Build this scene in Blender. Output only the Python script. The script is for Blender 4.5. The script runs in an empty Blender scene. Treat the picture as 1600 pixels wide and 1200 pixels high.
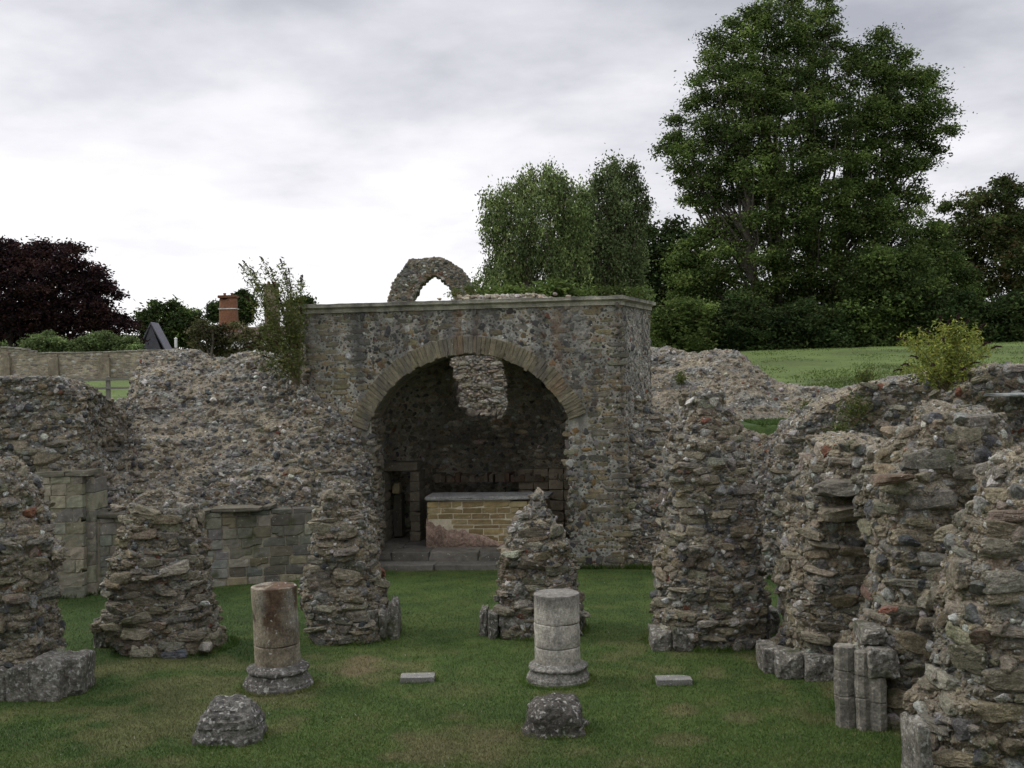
import bpy, math, random
import numpy as np
from mathutils import Matrix, Vector
random.seed(7)
RNG = np.random.default_rng(11)
SC = bpy.context.scene
COL = SC.collection

# ------------------------------------------------------------------ camera
H = 3.4            # eye height above the sunken lawn
FPX = 1750.0       # focal length in photo pixels (1600 wide)
ROLL = math.radians(1.2)
RV = np.array([math.cos(ROLL), 0, -math.sin(ROLL)])
UV = np.array([math.sin(ROLL), 0, math.cos(ROLL)])
FW = np.array([0, 1.0, 0])
cam_data = bpy.data.cameras.new('camera')
cam = bpy.data.objects.new('camera', cam_data)
COL.objects.link(cam)
cam.matrix_world = Matrix(((RV[0], UV[0], -FW[0], 0), (RV[1], UV[1], -FW[1], 0), (RV[2], UV[2], -FW[2], H), (0, 0, 0, 1)))
cam_data.sensor_width = 36
cam_data.lens = FPX / 1600 * 36
cam_data.clip_end = 5000
cam_data.clip_start = 0.1
SC.camera = cam

# ------------------------------------------------------------------ sky and sun (overcast)
SUN_EL, SUN_AZ = math.radians(48), math.radians(-72)     # azimuth from +Y towards +X
sd = bpy.data.lights.new('sun', 'SUN')
sd.energy = 1.0
sd.angle = math.radians(14)
sd.color = (1, 0.955, 0.89)
sun = bpy.data.objects.new('sun', sd)
COL.objects.link(sun)
sv = Vector((math.cos(SUN_EL) * math.sin(SUN_AZ), math.cos(SUN_EL) * math.cos(SUN_AZ), math.sin(SUN_EL)))
sun.rotation_euler = sv.to_track_quat('Z', 'Y').to_euler()
SC.view_settings.view_transform = 'Standard'
SC.view_settings.look = 'None'
SC.view_settings.gamma = 1
SC.view_settings.use_curve_mapping = False
SC.view_settings.exposure = 0.52

world = bpy.data.worlds.new("World")
SC.world = world
world.use_nodes = True
wt = world.node_tree
for n in list(wt.nodes): wt.nodes.remove(n)
def wn(t, **k):
    n = wt.nodes.new(t)
    for a, b in k.items(): setattr(n, a, b)
    return n
def wmath(op, a, b=None, c=None, clamp=False):
    n = wn('ShaderNodeMath', operation=op, use_clamp=clamp)
    for i, v in enumerate((a, b, c)):
        if v is None: continue
        if isinstance(v, (int, float)): n.inputs[i].default_value = v
        else: wt.links.new(v, n.inputs[i])
    return n.outputs[0]
def wsmooth(v, a, b):
    n = wn('ShaderNodeMapRange', interpolation_type='SMOOTHSTEP')
    wt.links.new(v, n.inputs[0]); n.inputs[1].default_value = a; n.inputs[2].default_value = b
    return n.outputs[0]
wout = wn('ShaderNodeOutputWorld')
tc = wn('ShaderNodeTexCoord')
sep = wn('ShaderNodeSeparateXYZ'); wt.links.new(tc.outputs['Generated'], sep.inputs[0])
el = sep.outputs['Z']; ex = sep.outputs['X']
ezp = wmath('MAXIMUM', wmath('ADD', el, 0.16), 0.05)
cu = wmath('DIVIDE', ex, ezp); cv = wmath('DIVIDE', sep.outputs['Y'], ezp)
comb = wn('ShaderNodeCombineXYZ'); wt.links.new(cu, comb.inputs[0]); wt.links.new(cv, comb.inputs[1])
nz = wn('ShaderNodeTexNoise'); nz.inputs['Scale'].default_value = 1.25; nz.inputs['Detail'].default_value = 6
nz.inputs['Roughness'].default_value = 0.5; nz.inputs['Distortion'].default_value = 0.5
wt.links.new(comb.outputs[0], nz.inputs['Vector'])
nz2 = wn('ShaderNodeTexNoise'); nz2.inputs['Scale'].default_value = 2.4; nz2.inputs['Detail'].default_value = 8
nz2.inputs['Roughness'].default_value = 0.55
wt.links.new(comb.outputs[0], nz2.inputs['Vector'])
# brightness: bright band towards the horizon on the left, heavier cloud high and to the right
b0 = wsmooth(el, 0.33, 0.02)
bx = wsmooth(ex, 0.45, -0.15)
t1 = wmath('MULTIPLY', b0, wmath('MULTIPLY_ADD', bx, 0.42, 0.45))
t2 = wmath('MULTIPLY_ADD', wmath('SUBTRACT', nz.outputs[0], 0.5), 1.25, t1)
t3 = wmath('MULTIPLY_ADD', wmath('SUBTRACT', nz2.outputs[0], 0.5), 1.15, t2)
t4 = wmath('ADD', t3, wmath('MULTIPLY_ADD', bx, 0.26, 0.12), clamp=True)
ramp = wn('ShaderNodeValToRGB')
e = ramp.color_ramp.elements
e[0].position = 0.0; e[0].color = (0.33, 0.338, 0.375, 1)
e[1].position = 1.0; e[1].color = (0.775, 0.765, 0.78, 1)
m_ = e.new(0.35); m_.color = (0.50, 0.50, 0.535, 1)
m_ = e.new(0.68); m_.color = (0.665, 0.655, 0.685, 1)
wt.links.new(t4, ramp.inputs[0])
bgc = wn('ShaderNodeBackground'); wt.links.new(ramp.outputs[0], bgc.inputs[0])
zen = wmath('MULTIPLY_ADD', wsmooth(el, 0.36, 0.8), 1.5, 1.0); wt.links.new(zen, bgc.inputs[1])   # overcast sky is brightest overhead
sky = wn('ShaderNodeTexSky', sky_type='NISHITA'); sky.sun_disc = False
sky.sun_elevation = SUN_EL; sky.sun_rotation = SUN_AZ
bgs = wn('ShaderNodeBackground'); wt.links.new(sky.outputs[0], bgs.inputs[0]); bgs.inputs[1].default_value = 0.08
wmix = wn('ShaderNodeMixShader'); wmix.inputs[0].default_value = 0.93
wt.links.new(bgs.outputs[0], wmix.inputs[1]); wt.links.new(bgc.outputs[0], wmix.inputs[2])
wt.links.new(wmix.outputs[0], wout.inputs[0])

# ------------------------------------------------------------------ maths helpers
def ray(x, y): return (x - 800) / FPX * RV - (y - 600) / FPX * UV + FW
def D(x, y, d): return np.array([0, 0, H]) + ray(x, y) * d            # photo direction at distance d
def F(x, y, z=0.0):
    r = ray(x, y); return np.array([0, 0, H]) + r * ((z - H) / r[2])  # photo direction on a level plane
def smooth(a, b, x):
    t = np.clip((x - a) / (b - a), 0, 1); return t * t * (3 - 2 * t)
def vnoise(P, seed=0):
    P = np.asarray(P, float)
    I = np.floor(P).astype(np.int64); f = P - I; f = f * f * (3 - 2 * f)
    def h(dx, dy, dz):
        n = (I[..., 0] + dx) * 374761393 + (I[..., 1] + dy) * 668265263 + (I[..., 2] + dz) * 2147483647 + seed * 1274126177
        n = (n ^ (n >> 13)) * 1274126177 & 0xffffffff
        n = (n ^ (n >> 16)) * 2246822519 & 0xffffffff
        return ((n ^ (n >> 15)) & 0xffff) / 32767.5 - 1
    x, y, z = f[..., 0], f[..., 1], f[..., 2]
    a = h(0,0,0)*(1-x)+h(1,0,0)*x; b = h(0,1,0)*(1-x)+h(1,1,0)*x
    c = h(0,0,1)*(1-x)+h(1,0,1)*x; d = h(0,1,1)*(1-x)+h(1,1,1)*x
    return (a*(1-y)+b*y)*(1-z)+(c*(1-y)+d*y)*z
def fbm(P, s=1.0, o=4, seed=0):
    P = np.asarray(P, float) * s; r = 0; a = 1; t = 0
    for i in range(o):
        r = r + a * vnoise(P + 13.7 * i, seed + i); t += a; a *= 0.5; P = P * 2.03
    return r / t
def unit(v): return v / np.maximum(np.linalg.norm(v, axis=-1, keepdims=True), 1e-9)

# ------------------------------------------------------------------ materials
MATS = {}
def material(name, rough=0.9, noise=((6, .25), (38, .35)), bump=(60, .5, .02), lichen=0.0, moss=0.0, transl=0.0, tint=(1, 1, 1), streak=0.0, spec=0.25):
    if name in MATS: return MATS[name]
    m = bpy.data.materials.new(name); m.use_nodes = True
    nt = m.node_tree; L = nt.links.new
    b = nt.nodes['Principled BSDF']; b.inputs['Roughness'].default_value = rough
    b.inputs['Specular IOR Level'].default_value = spec
    at = nt.nodes.new('ShaderNodeAttribute'); at.attribute_name = 'Col'
    tcn = nt.nodes.new('ShaderNodeTexCoord')
    cur = at.outputs['Color']
    def mul(c, fac_socket):
        mx = nt.nodes.new('ShaderNodeMix'); mx.data_type = 'RGBA'; mx.blend_type = 'MULTIPLY'; mx.inputs[0].default_value = 1
        L(c, mx.inputs[6]); L(fac_socket, mx.inputs[7]); return mx.outputs[2]
    for sc_, amt in noise:
        n = nt.nodes.new('ShaderNodeTexNoise'); n.inputs['Scale'].default_value = sc_; n.inputs['Detail'].default_value = 5
        n.inputs['Roughness'].default_value = 0.62
        L(tcn.outputs['Object'], n.inputs['Vector'])
        r = nt.nodes.new('ShaderNodeMapRange'); r.inputs[1].default_value = .25; r.inputs[2].default_value = .75
        r.inputs[3].default_value = 1 - amt; r.inputs[4].default_value = 1 + amt
        L(n.outputs[0], r.inputs[0]); cur = mul(cur, r.outputs[0])
    def patch(c, scale, lo, hi, colr, vec=None, detail=4, strength=1.0):
        n = nt.nodes.new('ShaderNodeTexNoise'); n.inputs['Scale'].default_value = scale; n.inputs['Detail'].default_value = detail
        L(vec or tcn.outputs['Object'], n.inputs['Vector'])
        r = nt.nodes.new('ShaderNodeMapRange'); r.inputs[1].default_value = lo; r.inputs[2].default_value = hi
        r.inputs[4].default_value = strength
        L(n.outputs[0], r.inputs[0])
        mx = nt.nodes.new('ShaderNodeMix'); mx.data_type = 'RGBA'; L(r.outputs[0], mx.inputs[0]); L(c, mx.inputs[6])
        mx.inputs[7].default_value = (*colr, 1); return mx.outputs[2]
    if lichen: cur = patch(cur, 22, .72 - lichen * .12, .78 - lichen * .1, (.46, .45, .41), strength=.8)
    if moss: cur = patch(cur, 2.6, .66 - moss * .1, .76 - moss * .1, (.05, .06, .02), strength=.7)
    if streak:
        mp = nt.nodes.new('ShaderNodeMapping'); mp.inputs['Scale'].default_value = (3, 3, .35); L(tcn.outputs['Object'], mp.inputs[0])
        cur = patch(cur, 1.6, .48, .66, (.07, .07, .075), mp.outputs[0], strength=streak)
    if tint != (1, 1, 1):
        c = nt.nodes.new('ShaderNodeRGB'); c.outputs[0].default_value = (*tint, 1); cur = mul(cur, c.outputs[0])
    L(cur, b.inputs['Base Color'])
    if bump:
        n = nt.nodes.new('ShaderNodeTexNoise'); n.inputs['Scale'].default_value = bump[0]; n.inputs['Detail'].default_value = 6
        n.inputs['Roughness'].default_value = .7
        L(tcn.outputs['Object'], n.inputs['Vector'])
        bp = nt.nodes.new('ShaderNodeBump'); bp.inputs['Strength'].default_value = bump[1]; bp.inputs['Distance'].default_value = bump[2]
        L(n.outputs[0], bp.inputs['Height']); L(bp.outputs[0], b.inputs['Normal'])
    if transl:
        tr = nt.nodes.new('ShaderNodeBsdfTranslucent'); L(cur, tr.inputs[0])
        mx = nt.nodes.new('ShaderNodeMixShader'); mx.inputs[0].default_value = transl
        L(b.outputs[0], mx.inputs[1]); L(tr.outputs[0], mx.inputs[2]); L(mx.outputs[0], nt.nodes['Material Output'].inputs[0])
    MATS[name] = m; return m
M_RUBBLE = lambda: material('rubble', tint=(1.08, 1.08, 1.02), lichen=.55, moss=.3, noise=((1.3, .2), (9, .28), (26, .42), (80, .45)), bump=(38, 1.0, .045))
M_ASHLAR = lambda: material('ashlar', tint=(1.02, 1.0, .9), lichen=.5, moss=.3, noise=((1.2, .25), (12, .25), (70, .22)), bump=(45, .5, .015))
M_CHAPEL = lambda: material('chapel_stone', tint=(.97, .975, .90), lichen=.3, moss=.1, noise=((1.2, .25), (9, .3), (50, .35)), bump=(60, .7, .025), streak=.55)
M_COLUMN = lambda: material('weathered_shaft', lichen=.55, noise=((3, .35), (11, .45), (45, .5)), bump=(40, .8, .02))
M_OLD = lambda: material('lichened_stone', lichen=1.3, moss=.6, noise=((4, .5), (16, .5), (50, .55)), bump=(34, 1.0, .04))
M_LEAF = lambda: material('leaf', rough=.8, noise=((.35, .22),), bump=None, transl=.25, spec=.12)
M_BARK = lambda: material('bark', noise=((4, .3), (20, .3)), bump=(12, .6, .05))
M_GRASS = lambda: material('turf', noise=((.5, .14), (2.2, .22), (7, .25), (60, .35)), bump=(90, .9, .03), rough=.85)
M_BLADE = lambda: material('grass_blade', rough=.6, noise=((.5, .12),), bump=None, transl=.2)
M_FAR = lambda: material('distant_masonry', noise=((.8, .2), (3, .3), (11, .3)), bump=(6, .6, .06))
M_WOOD = lambda: material('weathered_wood', noise=((3, .2), (30, .25)), bump=(20, .4, .01))

# ------------------------------------------------------------------ mesh accumulator
class Acc:
    def __init__(s): s.v = []; s.f = {}; s.c = []; s.n = 0
    def add(s, V, Fc, C):
        V = np.asarray(V, float).reshape(-1, 3); Fc = np.asarray(Fc, np.int64)
        C = np.asarray(C, float)
        if C.ndim == 1: C = np.broadcast_to(C, (len(V), 3))
        s.v.append(V); s.c.append(C.reshape(-1, 3)); s.f.setdefault(Fc.shape[1], []).append(Fc + s.n); s.n += len(V)
    def build(s, name, mat, parent=None, smooth_=False, loc=None):
        V = np.concatenate(s.v); C = np.concatenate(s.c)
        if loc is not None: V = V - np.asarray(loc)
        me = bpy.data.meshes.new(name)
        fs = [np.concatenate(a) for a in s.f.values()]
        nl = sum(a.size for a in fs); npoly = sum(len(a) for a in fs)
        me.vertices.add(len(V)); me.vertices.foreach_set('co', V.astype(np.float32).ravel())
        me.loops.add(nl); me.polygons.add(npoly)
        me.loops.foreach_set('vertex_index', np.concatenate([a.ravel() for a in fs]).astype(np.int32))
        tot = np.concatenate([np.full(len(a), a.shape[1]) for a in fs])
        st = np.concatenate([[0], np.cumsum(tot)[:-1]])
        me.polygons.foreach_set('loop_start', st.astype(np.int32))
        me.polygons.foreach_set('loop_total', tot.astype(np.int32))
        me.polygons.foreach_set('use_smooth', np.full(npoly, smooth_, bool))
        at = me.color_attributes.new('Col', 'FLOAT_COLOR', 'POINT')
        cc = np.ones((len(V), 4), np.float32); cc[:, :3] = np.clip(C, 0, 1)
        at.data.foreach_set('color', cc.ravel())
        me.update(calc_edges=True); me.validate()
        me.materials.append(mat)
        o = bpy.data.objects.new(name, me); COL.objects.link(o)
        if loc is not None and parent is None: o.location = loc
        if parent is not None: o.parent = parent
        return o
def tag(o, label=None, cat=None, group=None, kind=None):
    if label: o['label'] = label
    if cat: o['category'] = cat
    if group: o['group'] = group
    if kind: o['kind'] = kind
    return o
def thing(name, label, cat, loc, group=None):
    o = bpy.data.objects.new(name, None); COL.objects.link(o); o.location = [float(v) for v in loc]; o.empty_display_size = .2
    tag(o, label, cat, group); return o
def part(acc, name, mat, t, smooth_=False):   # geometry is in world space, parent t has only a translation
    return acc.build(name, mat, t, smooth_, loc=tuple(t.location))

def gridfaces(ns, nt, wrap=False):
    i = np.arange(ns if wrap else ns - 1)[:, None]; j = np.arange(nt - 1)[None, :]
    i2 = (i + 1) % ns
    return np.stack([i * nt + j, i2 * nt + j, i2 * nt + j + 1, i * nt + j + 1], -1).reshape(-1, 4)
def gridnormals(P, wrap=False):
    if wrap: ds = np.roll(P, -1, 0) - np.roll(P, 1, 0)
    else: ds = np.gradient(P, axis=0)
    dt = np.gradient(P, axis=1)
    return unit(np.cross(ds, dt))

# ------------------------------------------------------------------ rock shapes
def ico(sub):
    t = (1 + 5 ** .5) / 2
    v = [(-1,t,0),(1,t,0),(-1,-t,0),(1,-t,0),(0,-1,t),(0,1,t),(0,-1,-t),(0,1,-t),(t,0,-1),(t,0,1),(-t,0,-1),(-t,0,1)]
    f = [(0,11,5),(0,5,1),(0,1,7),(0,7,10),(0,10,11),(1,5,9),(5,11,4),(11,10,2),(10,7,6),(7,1,8),(3,9,4),(3,4,2),(3,2,6),(3,6,8),(3,8,9),(4,9,5),(2,4,11),(6,2,10),(8,6,7),(9,8,1)]
    v = [np.array(a, float) / np.linalg.norm(a) for a in v]
    for _ in range(sub):
        cache = {}; nf = []
        def mid(a, b):
            k = (min(a, b), max(a, b))
            if k not in cache:
                m = v[a] + v[b]; v.append(m / np.linalg.norm(m)); cache[k] = len(v) - 1
            return cache[k]
        for a, b, c in f:
            ab, bc, ca = mid(a, b), mid(b, c), mid(c, a)
            nf += [(a, ab, ca), (b, bc, ab), (c, ca, bc), (ab, bc, ca)]
        f = nf
    return np.array(v), np.array(f)
def cubegrid(cs=(-1, -.93, -.3, .3, .93, 1)):
    idx = {}; V = []; Fq = []
    def vid(p):
        k = tuple(round(q, 4) for q in p)
        if k not in idx: idx[k] = len(V); V.append(p)
        return idx[k]
    n = len(cs)
    for ax in range(3):
        for sg in (-1, 1):
            for i in range(n - 1):
                for j in range(n - 1):
                    q = []
                    for a, b in ((i, j), (i + 1, j), (i + 1, j + 1), (i, j + 1)):
                        p = [0, 0, 0]; p[ax] = sg; p[(ax + 1) % 3] = cs[a]; p[(ax + 2) % 3] = cs[b]; q.append(vid(tuple(p)))
                    Fq.append(q if sg > 0 else q[::-1])
    V = np.array(V, float)
    return V, np.array(Fq)
def shape_variants(kind, lod, n=14):
    rng = np.random.default_rng(5 + lod * 10 + len(kind))
    if kind == 'rough':
        B, Fc = cubegrid((-1, -.88, -.6, -.3, 0, .3, .6, .88, 1)); out = []
        for i in range(n):
            p = 18; r = (np.abs(B) ** p).sum(1) ** (-1 / p); V = B * r[:, None]
            nn = unit(rng.normal(size=(9, 3))); c = rng.uniform(1.02, 1.5, 9)
            V = V * (np.maximum(1, (V @ nn.T / c).max(1)) ** -1)[:, None]
            V = V * (1 + .07 * vnoise(V * 2.1 + 17 * i) + .06 * vnoise(V * 5.3 + 11 * i))[:, None]
            out.append(V)
        return np.array(out), Fc
    if kind == 'block':
        B, Fc = cubegrid(); out = []
        for i in range(n):
            p = 30; r = (np.abs(B) ** p).sum(1) ** (-1 / p); V = B * r[:, None]
            nn = unit(rng.normal(size=(5, 3))); c = rng.uniform(1.2, 1.55, 5)
            dd = V @ nn.T / c; V = V * (np.maximum(1, dd.max(1)) ** -1)[:, None]
            V = V + .025 * np.stack([vnoise(V * 2.3 + 50 * i + k * 9) for k in range(3)], 1)
            out.append(V)
        return np.array(out), Fc
    B, Fc = ico(lod); out = []
    for i in range(n):
        if kind == 'flint':
            k = rng.integers(9, 15); nn = unit(rng.normal(size=(k, 3))); c = rng.uniform(.62, 1.0, k); p = 9
        else:
            nn = np.concatenate([np.eye(3), -np.eye(3)]); nn = unit(nn + rng.normal(size=nn.shape) * .13)
            k = rng.integers(3, 7); n2 = unit(rng.normal(size=(k, 3))); nn = np.concatenate([nn, n2])
            c = np.concatenate([rng.uniform(.85, 1, 6), rng.uniform(.95, 1.3, k)]); p = 13
        dd = np.maximum(B @ nn.T / c, 0)
        r = ((dd ** p).sum(1) + 1e-4) ** (-1 / p); r = np.minimum(r, 1.6)
        V = B * r[:, None]
        V = V * (1 + .10 * vnoise(V * 3 + 31 * i) + .06 * vnoise(V * 7.5 + 13 * i))[:, None]
        out.append(V)
    return np.array(out), Fc
_SV = {}
def rocks(acc, pos, A, B, N, size, cols, kind='flint', lod=1, mort=None, smear=1.0):
    """A along, B up, N outwards (unit), size (n,3) half sizes"""
    if (kind, lod) not in _SV: _SV[(kind, lod)] = shape_variants(kind, lod)
    var, Fc = _SV[(kind, lod)]
    n = len(pos)
    if not n: return
    k = RNG.integers(0, len(var), n); V = var[k] * 1.0
    sg = RNG.choice([-1, 1], (n, 2)); V[:, :, 0] *= sg[:, 0:1]
    flip = sg[:, 0] < 0
    L = V * size[:, None, :]
    W = pos[:, None, :] + L[:, :, 0:1] * A[:, None, :] + L[:, :, 1:2] * B[:, None, :] + L[:, :, 2:3] * N[:, None, :]
    m = V.shape[1]
    FF = Fc[None] + (np.arange(n) * m)[:, None, None]
    FF = np.where(flip[:, None, None], FF[:, :, ::-1], FF)
    shade = 1 + .14 * V[:, :, 1:2] * 0
    C = cols[:, None, :] * shade * (1 + .18 * RNG.normal(size=(n, m, 1)) * .6)
    if mort is not None:     # mortar smeared round the edges of bedded stones
        kk = smooth(.48, .05, V[:, :, 2] + .45 * vnoise(W * 26)) [..., None]
        kk = np.clip(kk + .32 * smooth(.1, .5, fbm(W, 6, 2, 4))[..., None], 0, .92)
        kk = kk * smear; C = C * (1 - kk) + mortar_col(W) * kk * mort
    acc.add(W.reshape(-1, 3), FF.reshape(-1, Fc.shape[1]), C.reshape(-1, 3))

PAL = {
 'white': ([(.42,.42,.41),(.34,.335,.32),(.50,.50,.49),(.28,.29,.31)], [.35,.3,.15,.2]),
 'flint': ([(.075,.077,.082),(.125,.122,.12),(.18,.178,.17),(.27,.265,.255),(.46,.455,.43),(.14,.112,.08),(.24,.195,.13),(.19,.168,.135),(.17,.075,.05)], [.16,.17,.15,.12,.075,.12,.05,.15,.012]),
 'slab': ([(.215,.188,.14),(.185,.165,.125),(.245,.218,.168),(.19,.178,.15),(.145,.13,.10),(.215,.18,.125),(.31,.29,.245),(.17,.11,.08)], [.22,.2,.16,.14,.12,.09,.05,.006]),
 'chapel': ([(.05,.05,.052),(.085,.083,.08),(.12,.115,.105),(.21,.205,.2),(.42,.42,.41),(.13,.09,.05),(.24,.15,.07),(.15,.07,.05)], [.22,.2,.16,.13,.08,.1,.05,.04]),
 'tan': ([(.19,.16,.105),(.225,.19,.12),(.155,.135,.095),(.18,.165,.125),(.12,.11,.09)], [.26,.24,.2,.18,.12]),
 'ashlar': ([(.215,.2,.16),(.23,.215,.175),(.195,.186,.16),(.235,.205,.145),(.18,.174,.157),(.215,.18,.125)], [.24,.22,.2,.12,.14,.08]),
 'dark': ([(.085,.085,.08),(.11,.11,.105),(.07,.072,.072),(.15,.145,.13),(.19,.18,.15)], [.28,.26,.22,.14,.1]),
 'lit': ([(.40,.35,.28),(.34,.29,.22),(.45,.42,.36),(.30,.27,.23),(.52,.5,.46),(.24,.21,.18)], [.25,.22,.16,.16,.09,.12]),  # pale stones; also the sunlight coloured into the wall behind the chapel
}
def pick(pal, n):
    c, w = PAL[pal]; w = np.array(w) / sum(w)
    C = np.array(c)[RNG.choice(len(c), n, p=w)]
    return C * RNG.uniform(.78, 1.22, (n, 1)) * (1 + RNG.normal(size=(n, 3)) * .03)

def poisson(P, r, aniso, pack):
    Q = P * np.array([1, 1, aniso]); cell = r.max() * 2 * pack + 1e-6
    K = np.floor(Q / cell).astype(int); grid = {}; keep = []
    order = np.argsort(-r * RNG.uniform(.6, 1, len(r)))
    Ql = Q.tolist(); Kl = K.tolist(); rl = r.tolist()
    for i in order.tolist():
        x, y, z = Ql[i]; a, b, c = Kl[i]; ri = rl[i]; ok = True
        for da in (-1, 0, 1):
            for db in (-1, 0, 1):
                for dc in (-1, 0, 1):
                    g = grid.get((a + da, b + db, c + dc))
                    if g:
                        for (x2, y2, z2, r2) in g:
                            rr = (ri + r2) * pack
                            if (x - x2) ** 2 + (y - y2) ** 2 + (z - z2) ** 2 < rr * rr: ok = False; break
                    if not ok: break
                if not ok: break
            if not ok: break
        if ok: keep.append(i); grid.setdefault((a, b, c), []).append((x, y, z, ri))
    return np.array(keep, int)

def sample_grid(P, Nn, n, wrap=False):
    ns, nt = P.shape[:2]
    Fc = gridfaces(ns, nt, wrap); V = P.reshape(-1, 3); NN = Nn.reshape(-1, 3)
    a, b, c, d = (V[Fc[:, k]] for k in range(4))
    ar = np.linalg.norm(np.cross(c - a, d - b), axis=1) / 2
    k = RNG.choice(len(Fc), n, p=ar / ar.sum())
    u, v = RNG.random((2, n, 1))
    def bi(X): return (X[Fc[k, 0]] * (1 - u) + X[Fc[k, 1]] * u) * (1 - v) + (X[Fc[k, 3]] * (1 - u) + X[Fc[k, 2]] * u) * v
    return bi(V), unit(bi(NN)), ar.sum()

def cover(acc, P, Nn, wrap=False, layers=(), mask=None):
    """layers: dicts(kind, pal, size (lo,hi) half length, asp up/along, out, dens, pack, course, lod, sink, jit)"""
    used = None
    for L in layers:
        lo, hi = L['size']; area_guess = None
        _, _, area = sample_grid(P, Nn, 4, wrap)
        n = int(area / (math.pi * ((lo + hi) / 2) ** 2 * L['asp']) * L.get('dens', 4)); n = min(n, 120000)
        p, nn, _ = sample_grid(P, Nn, n, wrap)
        m = np.ones(n, bool)
        if mask is not None: m &= mask(p)
        if L.get('mask') is not None: m &= L['mask'](p)
        if L.get('course'):
            h = L['course']; w = .25 * fbm(p * [1, 1, .3], .9, 2, 77)
            fr = (p[:, 2] / h + w) % 1
            m &= (np.abs(fr - .5) < L.get('ctol', .16))
        p, nn = p[m], nn[m]; n = len(p)
        if n == 0: continue
        r = lo + (hi - lo) * RNG.random(n) ** L.get('pw', 1.6)
        k = poisson(p, r, 1 / L['asp'], L.get('pack', .8)); p, nn, r = p[k], nn[k], r[k]; n = len(p)
        up = np.zeros((n, 3)); up[:, 2] = 1
        A = np.cross(up, nn); bad = np.linalg.norm(A, axis=1) < .25
        rnd = unit(RNG.normal(size=(n, 3)) * [1, 1, 0] + 1e-6); A[bad] = np.cross(nn[bad], rnd[bad]); A = unit(A)
        j = L.get('jit', .12)
        A = unit(A + RNG.normal(size=(n, 3)) * [j * .8, j * .8, j])
        if L['kind'] != 'flint' or L.get('level'):      # bedded stones lie level even where the face leans
            steep = np.abs(nn[:, 2:3]) < .8
            nh = np.where(steep, unit(nn * [1, 1, .15] + 1e-6), nn)
        else: nh = nn
        Bv = unit(np.cross(nh, A)); Nv = np.cross(A, Bv)
        s = np.stack([r, r * L['asp'] * RNG.uniform(*L.get('av', (.75, 1.2)), n), r * L['out'] * RNG.uniform(.7, 1.3, n)], 1)
        s = s * (1 - .5 * smooth(.45, .8, nn[:, 2:3]))
        p = p + nn * (s[:, 2:3] * (L.get('sink', -.3) + RNG.uniform(-.25, .25, (n, 1))))
        cols = pick(L['pal'], n) * L.get('gain', 1)
        if 'colf' in L: cols = L['colf'](p, cols)
        rocks(acc, p, A, Bv, Nv, s, cols, L['kind'], L.get('lod', 1), mort=L.get('mort', 1.0), smear=L.get('smear', .9))

MORTAR = np.array((.24, .207, .155))
def mortar_col(P, base=MORTAR, seed=3):
    n1 = fbm(P, 1.1, 3, seed)[..., None]; n2 = fbm(P, 9, 3, seed + 9)[..., None]; n3 = fbm(P * [1, 1, 2.2], 3, 2, seed + 20)[..., None]
    c = base * (1 + .28 * n1 + .3 * n2)
    grey = c.mean(-1, keepdims=True) * np.array([.97, .96, .90])
    k = smooth(-.1, .5, n3)
    return c * (1 - k) + grey * k
def roughen(P, N, amp=1.0, seed=0, ledge=.035, clip0=True):
    d = .085 * fbm(P, 1.7, 2, seed) + .055 * fbm(P, 5, 3, seed + 5) + .034 * fbm(P, 16, 2, seed + 8)
    d = d + ledge * .8 * fbm(P * [3.5, 3.5, 19], 1, 2, seed + 4)
    d = d + ledge * fbm(P * [2.2, 2.2, 11], 1, 2, seed + 3) + .012 * fbm(P, 34, 2, seed + 6)
    return P + N * (d * amp)[..., None]

SLABS = lambda a=.10, b=.24, lod=2, **k: dict(dict(kind='slab', pal='slab', size=(a, b), asp=.30, av=(.6, 1.6), out=.36, dens=7, pack=.92, course=.105, ctol=.2, lod=lod, jit=.12, sink=-.3), **k)
GRIT = dict(kind='flint', pal='slab', size=(.010, .024), asp=.8, out=.8, dens=2.2, pack=1.1, lod=1, jit=.6, sink=-.1, gain=1.05, mort=.9)
CHIPS = dict(kind='flint', pal='white', size=(.014, .038), asp=.75, out=.7, dens=1.1, pack=2.3, lod=1, jit=.5, sink=-.1, smear=.25)
FLINTS = lambda a=.04, b=.08, lod=1, **k: dict(dict(kind='flint', pal='flint', size=(a, b), asp=.68, out=.6, dens=5, pack=.90, lod=lod, jit=.28, sink=-.25, smear=.7), **k)

# ------------------------------------------------------------------ terrain
WALLX = np.array([-40, -12, -7, -4.9, -4.6, 2.6, 2.9, 5.5, 7.5, 12, 40.])
WALLY = np.array([19.6, 20.4, 21.6, 22.2, 25.6, 25.6, 21.9, 20.5, 18.4, 16.5, 15.5])
def terrain(x, y):
    yw = np.interp(x, WALLX, WALLY)
    # ground outside the sunken ruins: rises to the right and towards the boundary wall at the left
    side = smooth(-3, 14, x)
    right = 2.55 + .75 * smooth(22, 29, y) + 1.75 * smooth(28, 68, y) + .012 * np.clip(x - 15, 0, 30)
    left = 2.45 + .55 * smooth(25, 55, y) + 1.2 * smooth(55, 74, y) - 1.0 * smooth(95, 160, y)
    mid = 2.45 + .5 * smooth(26, 60, y)
    lside = smooth(-6, -13, x)
    out = left * lside + (mid * (1 - side) + right * side) * (1 - lside)
    k = smooth(0, .9, y - yw)
    near = smooth(4.5, 1.5, y) * 1.9           # bank the photograph was taken from
    side_r = smooth(12.5, 14, x) ; side_l = smooth(-12.5, -14, x)
    P = np.stack([x, y, np.zeros_like(x)], -1)
    bumps = .035 * fbm(P, .35, 3, 40) + .012 * fbm(P, 1.6, 2, 41)
    z = out * k + (1 - k) * np.maximum(near, 2.3 * np.maximum(side_r, side_l))
    return z + bumps
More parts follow.
